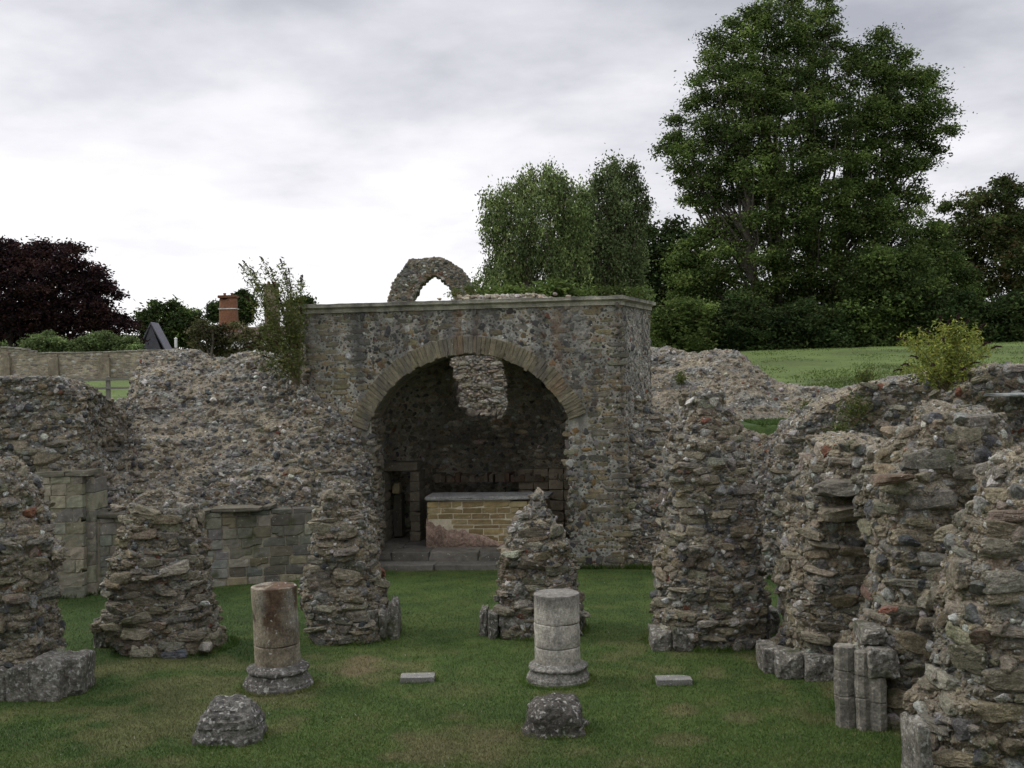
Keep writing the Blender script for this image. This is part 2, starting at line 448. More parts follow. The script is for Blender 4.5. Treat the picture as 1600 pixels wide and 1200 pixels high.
def turf_col(x, y):
    P = np.stack([x, y, np.zeros_like(x)], -1)
    a = fbm(P * [1, .8, 1], .55, 3, 60); b = fbm(P, 3.5, 3, 61); c = fbm(P, .18, 2, 62)
    g = np.array((.049, .086, .016)); g2 = np.array((.066, .099, .021)); dry = np.array((.15, .125, .062)); dk = np.array((.030, .060, .012))
    k = smooth(-.5, .5, b)[..., None]; col = g * (1 - k) + g2 * k
    kd = smooth(.1, -.5, c + .6 * b)[..., None] * .6; col = col * (1 - kd) + dk * kd
    s = smooth(.13, .6, a + .6 * b - .015 * (y - 9) )[..., None] * .42
    # known worn patches
    for (px, py, rx, ry, st) in ((565,1040,38,16,1.), (720,1080,60,12,.25), (720,1165,110,30,.65), (1060,1112,35,10,.6), (1160,1122,30,9,.5), (440,1085,55,16,.55), (1060,1155,40,10,.5),(250,1035,50,10,.5)):
        p0 = F(px, py); sx = rx / FPX * p0[1]; sy = abs(F(px, py - ry)[1] - p0[1])
        q = ((x - p0[0]) / sx) ** 2 + ((y - p0[1]) / sy) ** 2
        s = np.maximum(s, (st * smooth(1.5, .1, q + 1.3 * b))[..., None])
    far = smooth(24, 34, y)[..., None]
    col = col * (1 - s * (1 - far)) + dry * s * (1 - far)
    farc = np.array((.078, .112, .026)) * (1 + .4 * fbm(P * [1, .3, 1], .5, 4, 66)[..., None] + .2 * vnoise(P * [.05, 1.2, 1], 5)[..., None])
    return col * (1 - far) + farc * far
def nonuni(segs):
    out = []
    for a, b, st in segs: out.append(np.arange(a, b, st))
    return np.unique(np.concatenate(out + [[segs[-1][1]]]))
gx = nonuni([(-900, -100, 80), (-100, -40, 4), (-40, -13, .8), (-13, 13, .1), (13, 45, .8), (45, 120, 5), (120, 900, 80)])
gy = nonuni([(-60, 0, 10), (0, 8, .4), (8, 24, .1), (24, 36, .3), (36, 100, 1.2), (100, 220, 8), (220, 1500, 100)])
GX, GY = np.meshgrid(gx, gy, indexing='ij')
GZ = terrain(GX, GY)
a = Acc(); a.add(np.stack([GX, GY, GZ], -1).reshape(-1, 3), gridfaces(len(gx), len(gy)), turf_col(GX, GY).reshape(-1, 3))
ground = a.build('ground', M_GRASS(), smooth_=True); tag(ground, kind='structure')

def blades(acc, x, y, h0, w0, cols):
    n = len(x); z = terrain(x, y)
    ang = RNG.uniform(0, 6.283, n); lean = RNG.normal(size=(n, 2)) * .5
    h = h0 * RNG.uniform(.5, 1.3, n); w = w0 * RNG.uniform(.6, 1.3, n)
    b = np.stack([x, y, z - .004], 1); dx = np.stack([np.cos(ang) * w, np.sin(ang) * w, 0 * w], 1)
    tip = b + np.stack([lean[:, 0] * h, lean[:, 1] * h, h], 1)
    V = np.stack([b - dx, b + dx, tip], 1).reshape(-1, 3)
    acc.add(V, np.arange(3 * n).reshape(-1, 3), np.repeat(cols, 3, 0))
a = Acc()
n = 520000
dd = 1 / RNG.uniform(1 / 21.5, 1 / 8.6, n); xx = RNG.uniform(-.53, .53, n) * dd
zz = terrain(xx, dd); ok = zz < .12; xx, dd = xx[ok], dd[ok]
cc = turf_col(xx, dd) * RNG.uniform(.75, 1.45, (len(xx), 1)); 
straw = RNG.random(len(xx)) < .03; cc[straw] = (.2, .17, .09)
fl = RNG.random(len(xx)) < .0006; cc[fl] = (.5, .5, .42)
blades(a, xx, dd, .026, .0042 * 1.0, cc)
# longer unmown blades round the stones are added by tufts() below
TUFTS = a
def tuft_ring(x0, y0, rx, ry, n, h=.07):
    th = RNG.uniform(0, 6.283, n); r = 1.0 + .16 * RNG.random(n) ** 1.8 - .04
    w_ = .03 * fbm(np.stack([np.cos(th) * 3, np.sin(th) * 3, 0 * th + x0], 1), 1, 2, 3); r = r + w_
    x = x0 + np.cos(th) * rx * r; y = y0 + np.sin(th) * ry * r
    blades(TUFTS, x, y, h * RNG.uniform(.35, 1.1, n), .005, turf_col(x, y) * RNG.uniform(1.0, 2.1, (n, 1)))

# ------------------------------------------------------------------ piers of rubble
def interp_rows(rows, n):
    r = np.array(sorted(rows, key=lambda q: q[0]), float)
    y = np.linspace(r[0, 0], r[-1, 0], n)
    return y, np.interp(y, r[:, 0], r[:, 1]), np.interp(y, r[:, 0], r[:, 2])
def pier_body(rows, d, depth, res=.026, seed=0, amp=1., ledge=.05, sq=3.2, nseg=None, cap=.5):
    """loft of rings front-matched to (y, left, right) photo rows at distance d; returns grid (angle, height)"""
    dm = d + depth * .3
    y0, y1 = min(r[0] for r in rows), max(r[0] for r in rows)
    n = max(12, int((y1 - y0) / FPX * dm / res))
    y, xl, xr = interp_rows(rows, n)
    y, xl, xr = y[::-1], xl[::-1], xr[::-1]
    PL = np.array([D(a, b, dm) for a, b in zip(xl, y)]); PR = np.array([D(a, b, dm) for a, b in zip(xr, y)])
    cx = (PL[:, 0] + PR[:, 0]) / 2; hw = np.maximum((PR[:, 0] - PL[:, 0]) / 2 - .03, .04); z = (PL[:, 2] + PR[:, 2]) / 2
    hd = depth / 2 * (hw / hw[0]) ** cap
    cy = np.full(n, d + depth / 2) - (depth / 2 - hd) * .25
    # close the top
    k = np.linspace(0, 1, 9)[1:]
    cx = np.concatenate([cx, np.full(8, cx[-1])]); cy = np.concatenate([cy, np.full(8, cy[-1])])
    z = np.concatenate([z, z[-1] + .07 * np.sin(k * math.pi / 2)]); s = np.cos(k * math.pi / 2) ; s[-1] = .02
    hd = np.concatenate([hd, hd[-1] * s]); hw = np.concatenate([hw, hw[-1] * s])
    z[0] = min(z[0], -.12)
    m = int(2 * (hw[0] * 2 + depth) / res)
    th = np.linspace(0, 2 * math.pi, m, endpoint=False)
    c, s_ = np.cos(th), np.sin(th); rr = (np.abs(c) ** sq + np.abs(s_) ** sq) ** (-1 / sq)
    P = np.zeros((m, len(z), 3))
    P[..., 0] = cx + (c * rr)[:, None] * hw; P[..., 1] = cy + (s_ * rr)[:, None] * hd; P[..., 2] = z
    N = gridnormals(P, True)
    P = roughen(P, N, amp, seed, ledge); P[:, -1] = P[:, -1].mean(0)
    return P, gridnormals(P, True)
def add_body(acc, P, wrap=True, col=None):
    ns, nt = P.shape[:2]
    acc.add(P.reshape(-1, 3), gridfaces(ns, nt, wrap), (mortar_col(P) if col is None else col(P)).reshape(-1, 3))
def blockrow(acc, spec, pal='ashlar', gain=1.0, ground_=True):
    """spec: (xl, xr, ytop, ybot, dfront, depth) photo boxes standing at distance dfront"""
    for (xl, xr, yt, yb, df, dp) in spec:
        a0, b0 = D(xl, yb, df), D(xr, yt, df)
        x0, x1 = a0[0], b0[0]; z0, z1 = min(a0[2], D(xr, yb, df)[2]), D((xl + xr) / 2, yt, df)[2]
        z0 = (min(z0, .0) - .04) if ground_ else z0; df = df + (.12 if ground_ else 0)
        c = np.array([[(x0 + x1) / 2, df + dp / 2, (z0 + z1) / 2]])
        an = RNG.normal() * .05
        A = np.array([[math.cos(an), math.sin(an), 0]]); B = np.array([[0, 0, 1.]]); N = np.cross(A, B)
        rocks(acc, c, A, B, N, np.array([[(x1 - x0) / 2, (z1 - z0) / 2, dp / 2]]), np.array([(.165, .156, .13)]) * gain * random.uniform(.85, 1.15), 'rough', 1)
def pier(label, rows, basepx, depth, layers, plinth=None, seed=0, group='rubble piers on the crypt lawn', extra=(), **kw):
    d = F(*basepx)[1]
    mid = (rows[0][1] + rows[0][2]) / 2
    t = thing('rubble_pier', label, 'pier', (D((rows[-1][1] + rows[-1][2]) / 2, basepx[1], d)[0], d + depth / 2, 0), group)
    P, N = pier_body(rows, d, depth, seed=seed, **kw)
    acc = Acc(); add_body(acc, P)
    cover(acc, P, N, True, list(layers) + [GRIT, CHIPS], mask=lambda p: p[:, 2] > .0)
    for (x, y, r, asp, dy, colr) in extra:       # single recognisable stones
        c = D(x, y, d + dy)[None]; rocks(acc, c, np.array([[1., 0, .05]]), np.array([[0, 0, 1.]]), np.array([[0, -1., 0]]), np.array([[r, r * asp, r * .7]]), np.array([colr], float), 'slab' if asp < .5 else 'flint', 2, mort=1.0, smear=.45)
    part(acc, 'rubble_core', M_RUBBLE(), t)
    if plinth:
        a2 = Acc(); blockrow(a2, plinth(d)); part(a2, 'plinth', M_OLD(), t)
    w = (P[:, 3, 0].max() - P[:, 3, 0].min()) / 2
    tuft_ring(t.location.x, t.location.y, w + .02, depth / 2 + .02, 3600, .085)
    return t

pier('leftmost rubble pier cut by the photo edge with grey plinth blocks at its foot',
     [(735,-70,20),(760,-90,42),(800,-100,52),(850,-105,70),(872,-105,78),(900,-105,66),(960,-105,70),(1010,-105,78),(1040,-110,84),(1092,-115,90)], (60,1092), 1.1,
     [FLINTS(.05,.11,2,dens=3,pack=1.15), SLABS(.07,.15,2,pack=1.15,dens=4), FLINTS(.02,.04,1,dens=2.5,pal='slab')],
     lambda d: [(-60,0,1048,1094,d-.22,.4),(-2,36,1048,1094,d-.24,.4),(36,82,1038,1090,d-.2,.5),(82,118,1034,1078,d-.02,.5)], seed=1, amp=1.1)
pier('stubby pier of stacked flat stones with pale crumbly top, left of the reddish column',
     [(778,218,272),(790,200,290),(812,197,296),(832,193,298),(870,180,310),(900,172,316),(940,170,322),(965,158,324),(1000,165,332),(1028,190,338)], (260,1026), 1.15,
     [SLABS(.09,.2,2), SLABS(.05,.09,2,dens=3,pack=.95,course=None), FLINTS(.03,.05,1,dens=1.6)],
     lambda d: [(140,168,973,998,d+.35,.4)], seed=2, amp=1., extra=[(216,797,.17,.62,.35,(.36,.33,.28)),(280,797,.15,.7,.3,(.33,.31,.28)),(322,943,.07,.5,.15,(.6,.6,.6)),(275,1022,.17,.4,-.02,(.10,.11,.135)),(322,1010,.1,.8,.0,(.3,.28,.25)),(185,795,.1,.6,.4,(.25,.22,.18))])
pier('tapering rubble pier on pale plinth blocks in front of the left arch jamb',
     [(758,511,534),(775,503,550),(800,493,566),(840,485,582),(880,480,587),(920,474,595),(955,472,603),(1005,482,612)], (545,1005), 1.15,
     [SLABS(.08,.18,2,pack=.9), FLINTS(.05,.1,2,dens=3,pack=.95), FLINTS(.025,.045,1,dens=2,pal='slab')],
     lambda d: [(478,500,966,1003,d+.15,.5),(500,530,962,1006,d-.03,.4),(531,588,958,1006,d-.1,.35),(589,601,960,1004,d-.02,.4),(602,620,945,1000,d+.1,.5)], seed=3)
pier('pointed rubble pier standing in front of the right half of the altar',
     [(774,831,852),(786,826,857),(810,807,868),(850,794,886),(900,786,898),(940,783,906),(960,780,912),(1000,774,916)], (835,1000), 1.15,
     [SLABS(.09,.19,2,gain=.85), FLINTS(.04,.09,2,dens=3,pack=.95), FLINTS(.025,.045,1,dens=2)],
     lambda d: [(750,762,955,995,d+.15,.3),(762,778,962,998,d-.02,.35),(782,838,966,1000,d-.06,.35)], seed=4)
pier('tall tapering rubble pier right of the pale column, grass on both sides',
     [(615,1082,1126),(628,1074,1136),(655,1060,1148),(690,1050,1162),(760,1044,1178),(800,1044,1188),(870,1038,1192),(905,1028,1195),(950,1026,1198),(1018,1026,1206)], (1080,1020), 1.3,
     [SLABS(.07,.17,2,pack=1.0), FLINTS(.05,.1,2,dens=4,pack=.9), FLINTS(.02,.045,1,dens=2.2)],
     lambda d: [(1022,1052,990,1022,d-.05,.5),(1054,1090,985,1024,d-.12,.35),(1092,1150,975,1016,d+.05,.4),(1150,1190,968,1002,d+.4,.45),(1188,1222,958,992,d+.75,.5)], seed=5, cap=.35, extra=[(1082,626,.07,.7,.3,(.55,.54,.52)),(1098,620,.08,.8,.35,(.5,.49,.47)),(1112,628,.06,.8,.3,(.42,.42,.42)),(1100,640,.06,.7,.2,(.5,.5,.5)),(1095,800,.05,.6,.0,(.5,.5,.5)),(1040,938,.06,.7,.0,(.5,.51,.53))])

# right-hand group
def plinth_f(d): return [(1197,1230,1018,1052,d+.15,.5),(1222,1262,1026,1064,d-.1,.5),(1264,1312,1030,1068,d-.22,.4),(1284,1330,994,1040,d-.08,.5)]
pier('rubble pier with moss-stained broken plinth, between the tall pier and the colonnette pier',
     [(690,1285,1375),(740,1268,1380),(765,1255,1385),(800,1246,1392),(900,1232,1400),(960,1234,1400),(1062,1238,1405)], (1270,1062), 1.6,
     [SLABS(.08,.19,2,pack=1.1,dens=5), FLINTS(.05,.1,2,dens=3.5,pack=.95), FLINTS(.02,.045,1,dens=2.5,pal='slab')],
     plinth_f, seed=6, cap=.3, extra=[(1315,762,.32,.3,.0,(.13,.12,.10)),(1320,800,.3,.3,-.02,(.2,.175,.135))])
ph = pier('big rubble pier with ashlar colonnettes at its left foot, near the right edge',
     [(650,1446,1566),(668,1430,1574),(700,1404,1580),(740,1380,1585),(780,1368,1590),(860,1374,1592),(920,1380,1594),(960,1366,1594),(1010,1354,1594),(1142,1352,1590)], (1440,1140), 1.3,
     [SLABS(.09,.23,2,pack=1.05,dens=5,course=.12), FLINTS(.05,.12,2,dens=3.5,pack=1.0), FLINTS(.02,.045,1,dens=3,pal='slab')],
     None, seed=7, cap=.3, extra=[(1558,664,.06,1.2,.25,(.55,.55,.56)),(1460,655,.12,.7,.2,(.10,.105,.12)),(1510,662,.06,.6,.2,(.55,.54,.52)),(1390,748,.2,.25,.0,(.15,.11,.08)),(1388,952,.09,.3,.02,(.22,.10,.07)),(1555,712,.08,.7,.1,(.3,.33,.42))])
pi_ = pier('nearest rubble pier filling the bottom right corner, long slabs in pinkish mortar',
     [(712,1588,1740),(760,1566,1760),(830,1530,1780),(900,1512,1790),(980,1496,1800),(1050,1492,1810),(1110,1462,1820),(1270,1462,1830)], (1480,1262), 1.3,
     [SLABS(.11,.27,3,pack=1.05,dens=5,course=.13,pw=2.2), FLINTS(.05,.12,2,dens=3.5,pack=1.0), FLINTS(.02,.04,1,dens=3,pal='slab')],
     lambda d: [(1443,1468,1140,1262,d-.02,.35)], seed=8, cap=.3)
# colonnettes on the big pier
dH = F(1440, 1140)[1]
a = Acc()
def colonnette(acc, xl, xr, yt, yb, d, cuts, pal='ashlar'):
    p0, p1 = D(xl, yb, d), D(xr, yb, d); r = (p1[0] - p0[0]) / 2; cx = (p0[0] + p1[0]) / 2
    zt = D((xl + xr) / 2, yt, d)[2]; zs = [-.08] + [D(xl, c, d)[2] for c in cuts] + [zt]
    for z0, z1 in zip(zs[:-1], zs[1:]):
        prof = [(0, z0 + .002), (r * .95, z0 + .002), (r, z0 + .010)] + [(r, z0 + .01 + (z1 - z0 - .02) * q) for q in np.linspace(.08, .92, 9)] + [(r, z1 - .010), (r * .95, z1 - .002), (0, z1 - .002)]
        th = np.linspace(0, 2 * math.pi, 32, endpoint=False); P = np.zeros((32, len(prof), 3)); oct_ = 1 / np.cos((th % (math.pi / 4)) - math.pi / 8) * .94
        for j, (q, z) in enumerate(prof): P[:, j, 0] = cx + q * np.cos(th) * oct_; P[:, j, 1] = d + r + q * np.sin(th) * oct_; P[:, j, 2] = z
        P += (.010 * np.stack([fbm(P + k * 11, 14, 3) for k in range(3)], -1)) + np.array([random.uniform(-.008, .008), random.uniform(-.01, .01), 0])
        acc.add(P.reshape(-1, 3), gridfaces(32, len(prof), True), np.array((.215, .2, .165)) * random.uniform(.88, 1.12))
colonnette(a, 1310, 1343, 1012, 1134, dH + .06, (1090, 1050))
part(a, 'colonnette', M_COLUMN(), ph); a = Acc()
colonnette(a, 1341, 1364, 1020, 1138, dH - .02, (1092, 1058))
part(a, 'colonnette', M_COLUMN(), ph); a = Acc()
colonnette(a, 1363, 1392, 1060, 1141, dH - .08, (1100,))
part(a, 'colonnette', M_COLUMN(), ph)
a = Acc(); blockrow(a, [(1362,1408,1014,1060,dH-.1,.4)], ground_=False); part(a, 'ashlar_block', M_OLD(), ph)
a = Acc(); blockrow(a, [(1355,1392,985,1012,dH+.0,.5)], ground_=False); part(a, 'ashlar_block', M_OLD(), ph)
a = Acc(); blockrow(a, [(1440,1480,1100,1150,dH-.2,.4)], ground_=False); part(a, 'ashlar_block', M_OLD(), ph)

# ------------------------------------------------------------------ long ruined walls
def wall_grid(st, thick=1.2, k=1.5, zb=1.0, res=.06, seed=0, amp=1.0, ledge=.04, base_z=-.15):
    """st: (x, ybase px, ytop px, dtop) stations; front face leans back from its foot to the top"""
    B = []; T = []
    for (x, yb, yt, dt) in st:
        b = F(x, yb) if base_z < 0 else D(x, yb, dt); B.append(b); T.append(D(x, yt, dt))
    B = np.array(B); T = np.array(T)
    ln = np.concatenate([[0], np.cumsum(np.linalg.norm(np.diff(T[:, :2], axis=0), axis=1) + .15 * np.abs(np.diff(T[:, 2])))])
    s = np.linspace(0, ln[-1], int(ln[-1] / res))
    Bi = np.stack([np.interp(s, ln, B[:, i]) for i in range(3)], 1); Ti = np.stack([np.interp(s, ln, T[:, i]) for i in range(3)], 1)
    hmax = (T[:, 2] - B[:, 2]).max(); lean = np.linalg.norm((T - B)[:, :2], axis=1).max()
    nf = int(math.hypot(hmax, lean) / res); t = np.linspace(0, 1, nf)
    front = np.zeros((len(s), nf, 3))
    for i in (0, 1): front[..., i] = Bi[:, None, i] + (Ti - Bi)[:, None, i] * (t ** k)[None]
    front[..., 2] = Bi[:, None, 2] + (Ti - Bi)[:, None, 2] * t[None]
    front[:, 0, 2] -= .15
    nc = int(thick / res); u = np.linspace(0, 1, nc)[1:]
    capg = np.zeros((len(s), len(u), 3)); capg[..., 0] = Ti[:, None, 0]; capg[..., 1] = Ti[:, None, 1] + thick * u
    capg[..., 2] = Ti[:, None, 2] + .05 * np.sin(u * math.pi) - .12 * u
    nb = int(1.5 / res); w = np.linspace(0, 1, nb)[1:]
    bk = np.zeros((len(s), len(w), 3)); bk[..., 0] = Ti[:, None, 0]; bk[..., 1] = Ti[:, None, 1] + thick + .2 * w
    bk[..., 2] = (Ti[:, None, 2] - .12) * (1 - w) + zb * w
    P = np.concatenate([front, capg, bk], 1)
    N = gridnormals(P)
    P = roughen(P, N, amp, seed, ledge)
    return P, gridnormals(P)
def ruin_wall(label, st, layers, name='ruined_wall', build=True, **kw):
    P, N = wall_grid(st, **kw)
    mid = P[P.shape[0] // 2, 1]
    t = thing(name, label, 'wall', (mid[0], mid[1], 0 if kw.get('base_z', -1) < 0 else 2.4))
    acc = Acc(); add_body(acc, P, False)
    # close the two ends
    for e_ in (0, -1):
        r = P[e_]; c = r.mean(0)[None]; V = np.concatenate([r, c]); n = len(r)
        f = np.stack([np.arange(n - 1), np.arange(1, n), np.full(n - 1, n)], 1)
        acc.add(V, f if e_ else f[:, ::-1], MORTAR)
    zc = 2.2
    cover(acc, P, N, False, list(layers) + [CHIPS], mask=lambda p: terrain(p[:, 0], p[:, 1]) < p[:, 2] + .05)
    part(acc, 'rubble_core', M_RUBBLE(), t)
    return t, P, N

WL = [(-90,935,592,18.5),(0,935,590,18.6),(60,933,587,18.7),(95,932,594,18.8),(128,930,614,19.1),(145,928,640,19.8),(175,925,638,21.4),(200,922,618,22.2),(212,920,580,22.5),(224,918,548,22.7),(262,914,546,22.7),(300,912,552,22.7),(322,910,561,22.6),(345,909,556,22.6),(400,907,553,22.5),(440,906,560,22.2),(462,905,590,21.5),(482,904,608,20.9),(520,902,640,20.75),(556,900,668,20.7),(572,900,720,20.65),(584,899,800,20.6)]
zone_hi = lambda p: p[:, 2] > 3.15 + .25 * fbm(p, .8, 2, 5)
wl, WP, WN = ruin_wall('long sloping flint rubble wall left of the arch, ashlar pilaster and bench facing at its foot', WL,
    [SLABS(.10,.24,1,pack=1.0,dens=3,mask=lambda p: (p[:,0] < -6.6) & (p[:,2] < 2.6) & (p[:,2] > 1.9)),
     FLINTS(.05,.09,2,dens=7,pack=.80,smear=.3,out=.75,gain=1.1,mask=lambda p: zone_hi(p) & (p[:,0] > -7.3)),
     SLABS(.07,.15,1,pack=2.0,dens=1.5,course=None,jit=.2),
     FLINTS(.04,.085,1,dens=6,pack=.90), FLINTS(.018,.035,1,dens=2.6,pack=1.0)], thick=1.3, k=1.75, zb=2.2, res=.055, seed=21, amp=1.1)

# ashlar facing at its foot
def ashlar_face(acc, x0, x1, z0, z1, yfun, ch=(.2, .27), bw=(.28, .5), depth=.25, pal='ashlar', gap=.004, colf=None, skip=None, en=None):
    """courses of dressed blocks on a face running along world x; yfun(x) gives the face's depth"""
    nb_ = 40; xs_ = np.linspace(x0 + .004, x1 - .004, nb_); ys_ = np.array([yfun(q) for q in xs_]) + .012
    if not skip:
        bk_ = np.stack([np.stack([xs_, ys_, np.full(nb_, q)], 1) for q in np.linspace(z0, z1 - .01, 12)], 1); acc.add(bk_.reshape(-1, 3), gridfaces(nb_, 12), (.24, .22, .185))
    z = z0
    while z < z1 - .04:
        h = min(random.uniform(*ch), z1 - z); x = x0 - random.uniform(0, bw[0] * .6) * 0
        first = True
        while x < x1 - .03:
            w = random.uniform(*bw)
            if first: w *= random.uniform(.5, 1); first = False
            if x1 - (x + w) < .12: w = x1 - x
            xm = x + w / 2; zm = z + h / 2
            if not (skip and skip(xm, zm)):
                ya, yb = yfun(x), yfun(x + w); an = math.atan2(yb - ya, w)
                A = np.array([[math.cos(an), math.sin(an), 0]]); B = np.array([[0, 0, 1.]]); N = np.cross(A, B)
                c = pick(pal, 1)
                if colf: c = colf(xm, zm, c)
                off = random.uniform(-.012, .012)
                rocks(acc, np.array([[xm, (ya + yb) / 2 + depth / 2 + off, zm]]), A, B, N, np.array([[w / 2 - gap, h / 2 - gap, depth / 2]]), c, 'block', 1)
            x += w
        z += h
pl0, pl1 = F(45, 934), F(134, 931)
yP = pl0[1] - .45
def lin(p, q): return lambda x: p[1] + (q[1] - p[1]) * (x - p[0]) / (q[0] - p[0])
a = Acc()
fp = lin((pl0[0], pl0[1] - .12), (pl1[0], pl1[1] - .12))
zt = D(90, 735, pl0[1])[2]
ashlar_face(a, pl0[0], pl1[0], -.05, zt - .1, fp, ch=(.19, .24), bw=(.2, .36), depth=.9, skip=lambda x, z: x < pl0[0] + .26 and z < 1.55 and z > .2 and random.random() < .85)
q_ = np.linspace(pl0[0] + .28, pl1[0] - .01, 20); bk_ = np.stack([np.stack([q_, np.array([fp(v) for v in q_]) + .012, np.full(20, w)], 1) for w in np.linspace(-.1, zt - .11, 14)], 1); a.add(bk_.reshape(-1, 3), gridfaces(20, 14), (.21, .19, .15))
part(a, 'pilaster', M_ASHLAR(), wl)
# mortar backing so the joints are not see-through
def boxacc(acc, lo, hi, col):
    lo = np.array(lo, float); hi = np.array(hi, float); c = (lo + hi) / 2; s = (hi - lo) / 2
    rocks(acc, c[None], np.array([[1., 0, 0]]), np.array([[0, 0, 1.]]), np.array([[0, -1., 0]]), np.array([[s[0], s[2], s[1]]]), np.array([col], float), 'block', 1)
a = Acc()
ashlar_face(a, pl1[0] + .005, pl1[0] + .17, -.05, zt - .12, lambda x: fp(pl1[0]) + .16, ch=(.2, .3), bw=(.2, .21), depth=.6)
part(a, 'pilaster_return', M_ASHLAR(), wl)
a = Acc()
for (x0, x1) in ((52, 98), (98, 136)):
    q0, q1 = D(x0, 735, pl0[1] - .15), D(x1, 735, pl0[1] - .15)
    boxacc(a, (q0[0] + .003, fp(q0[0]) - .012, zt - .1), (q1[0] - .002, fp(q0[0]) + .7, zt - .01), (.15, .142, .118))
part(a, 'pilaster_cap', M_ASHLAR(), wl)
bs0, bs1 = F(134, 930), F(487, 905)
fb = lin((bs0[0], bs0[1] + .02), (bs1[0], bs1[1] - .05))
zb_ = D(300, 800, 19.6)[2]
def dirt(x, z, c):
    return c * (np.array((.56, .58, .60)) if (x > -5.0 and random.random() < .7) else np.array((.92, .95, 1.0)))
a = Acc(); ashlar_face(a, bs0[0] + .15, bs1[0], -.06, zb_ - .0, fb, ch=(.15, .21), bw=(.2, .4), depth=.5, colf=dirt)
ashlar_face(a, F(440, 906)[0], bs1[0], zb_, zb_ + .0, fb)
part(a, 'ashlar_facing', M_ASHLAR(), wl)
a = Acc(); x = bs0[0] + .18
while x < F(430, 906)[0]:
    w = random.uniform(.6, 1.0)
    boxacc(a, (x, fb(x) - .02, zb_ + .005), (min(x + w, F(432, 906)[0]) - .004, fb(x) + .5, zb_ + .07), np.array((.115, .108, .09)) * random.uniform(.85, 1.15)); x += w
part(a, 'string_course', M_ASHLAR(), wl)

# wall right of the arch (front) and the sloping bank behind it
WR1 = [(900,888,860,20.6),(906,888,640,20.75),(925,888,622,20.9),(960,888,600,21.0),(985,888,604,21.1),(1030,890,640,21.2),(1060,892,655,21.2),(1130,894,668,21.0),(1200,896,684,20.8),(1260,900,690,20.4),(1330,905,690,20.0)]
wr, RP, RN_ = ruin_wall('rubble wall right of the arch, foot in the grass, top sloping down to a green ledge', WR1,
    [SLABS(.08,.18,1,pack=1.6,dens=2.2,course=None,jit=.14), FLINTS(.04,.085,1,dens=6,pack=.90), FLINTS(.018,.035,1,dens=2.6,pack=1.0)], thick=.6, k=1.5, zb=2.3, res=.055, seed=31, amp=1.1)
WR2 = [(990,720,552,25.6),(1012,715,546,25.6),(1060,710,548,25.6),(1120,704,548,25.4),(1160,700,553,25.2),(1180,698,575,25.0),(1200,696,592,24.9),(1235,692,604,24.8),(1290,690,609,24.8),(1340,688,616,24.8),(1400,688,618,24.8)]
def bank_grid(st, d0, **kw):
    B = np.array([D(x, yb, d0) for (x, yb, yt, dt) in st]); T = np.array([D(x, yt, dt) for (x, yb, yt, dt) in st]); return B, T
_F = F
def F2(x, y, z=0.0): return D(x, y, 22.6)
F = F2
wr2, RP2, RN2 = ruin_wall('low eroded bank of rubble behind the right wall, pebbly grey crest against the lawn', WR2,
    [FLINTS(.05,.09,1,dens=4,pack=.9,mask=lambda p: (p[:,2] > 3.8) & (p[:,0] < 5.2)), FLINTS(.03,.075,1,dens=4,pack=1.15), FLINTS(.018,.035,1,dens=2.4,pack=1.15)], thick=1.0, k=.9, zb=2.3, res=.06, seed=33, amp=1.3)
F = _F
WG = [(1196,905,800,19.4),(1204,905,760,19.3),(1222,905,700,19.2),(1245,905,668,19.1),(1280,906,636,19.0),(1320,908,618,18.8),(1380,910,600,18.5),(1440,912,588,18.2),(1500,915,584,17.8),(1560,920,574,17.4),(1620,925,572,17.0),(1720,930,570,16.5)]
wg, GP, GN = ruin_wall('large humped rubble mass at the right with a yellowish shrub growing on top', WG,
    [SLABS(.09,.22,2,pack=1.5,dens=2.8,course=None,jit=.14), FLINTS(.04,.095,1,dens=6,pack=.90), FLINTS(.018,.036,1,dens=2.8,pack=.95)], thick=1.5, k=1.2, zb=2.3, res=.055, seed=35, amp=1.2)
a = Acc(); q = D(1600, 617, 16.2)
boxacc(a, (q[0] - .22, q[1], q[2] - .02), (q[0] + .6, q[1] + .9, q[2] + .02), (.25, .27, .29)); part(a, 'slate_ledge', M_ASHLAR(), wg)

# ------------------------------------------------------------------ vaulted chapel with the great arch
CL = np.array([D(478, 475, 21.0)[0], 21.0, 0.0]); CR = np.array([D(966, 460, 20.3)[0], 20.3, 0.0])
LEN = np.linalg.norm(CR - CL); E1 = (CR - CL) / LEN; E2 = np.array([-E1[1], E1[0], 0.0])
ZT = D(966, 462, 20.3)[2]
def LW(u, v, z):
    u, v, z = np.broadcast_arrays(np.asarray(u, float), np.asarray(v, float), np.asarray(z, float))
    return CL + u[..., None] * E1 + v[..., None] * E2 + z[..., None] * np.array([0, 0, 1.])
def onfront(x, y):
    r = ray(x, y); o = np.array([0, 0, H]); t = ((CL - o) @ E2) / (r @ E2); p = o + r * t
    return (p - CL) @ E1, p[2]
uL = onfront(581, 700)[0]; uR = onfront(889, 700)[0]; uc, zap = onfront(737, 553); zsp = (onfront(586, 656)[1] + onfront(884, 652)[1]) / 2
uc = (uL + uR) / 2; half = (uR - uL) / 2; sag = zap - zsp; R_ = (half ** 2 + sag ** 2) / (2 * sag); zc0 = zap - R_
def archz(u): return zc0 + np.sqrt(np.maximum(R_ ** 2 - (u - uc) ** 2, 0))
ch = thing('vaulted_chapel', 'flint and stone arched chapel block with deep dark recess and moulded parapet', 'chapel', tuple(LW(uc, 0, 0)))
CHM = lambda P: mortar_col(P, np.array((.30, .28, .245)), 90)
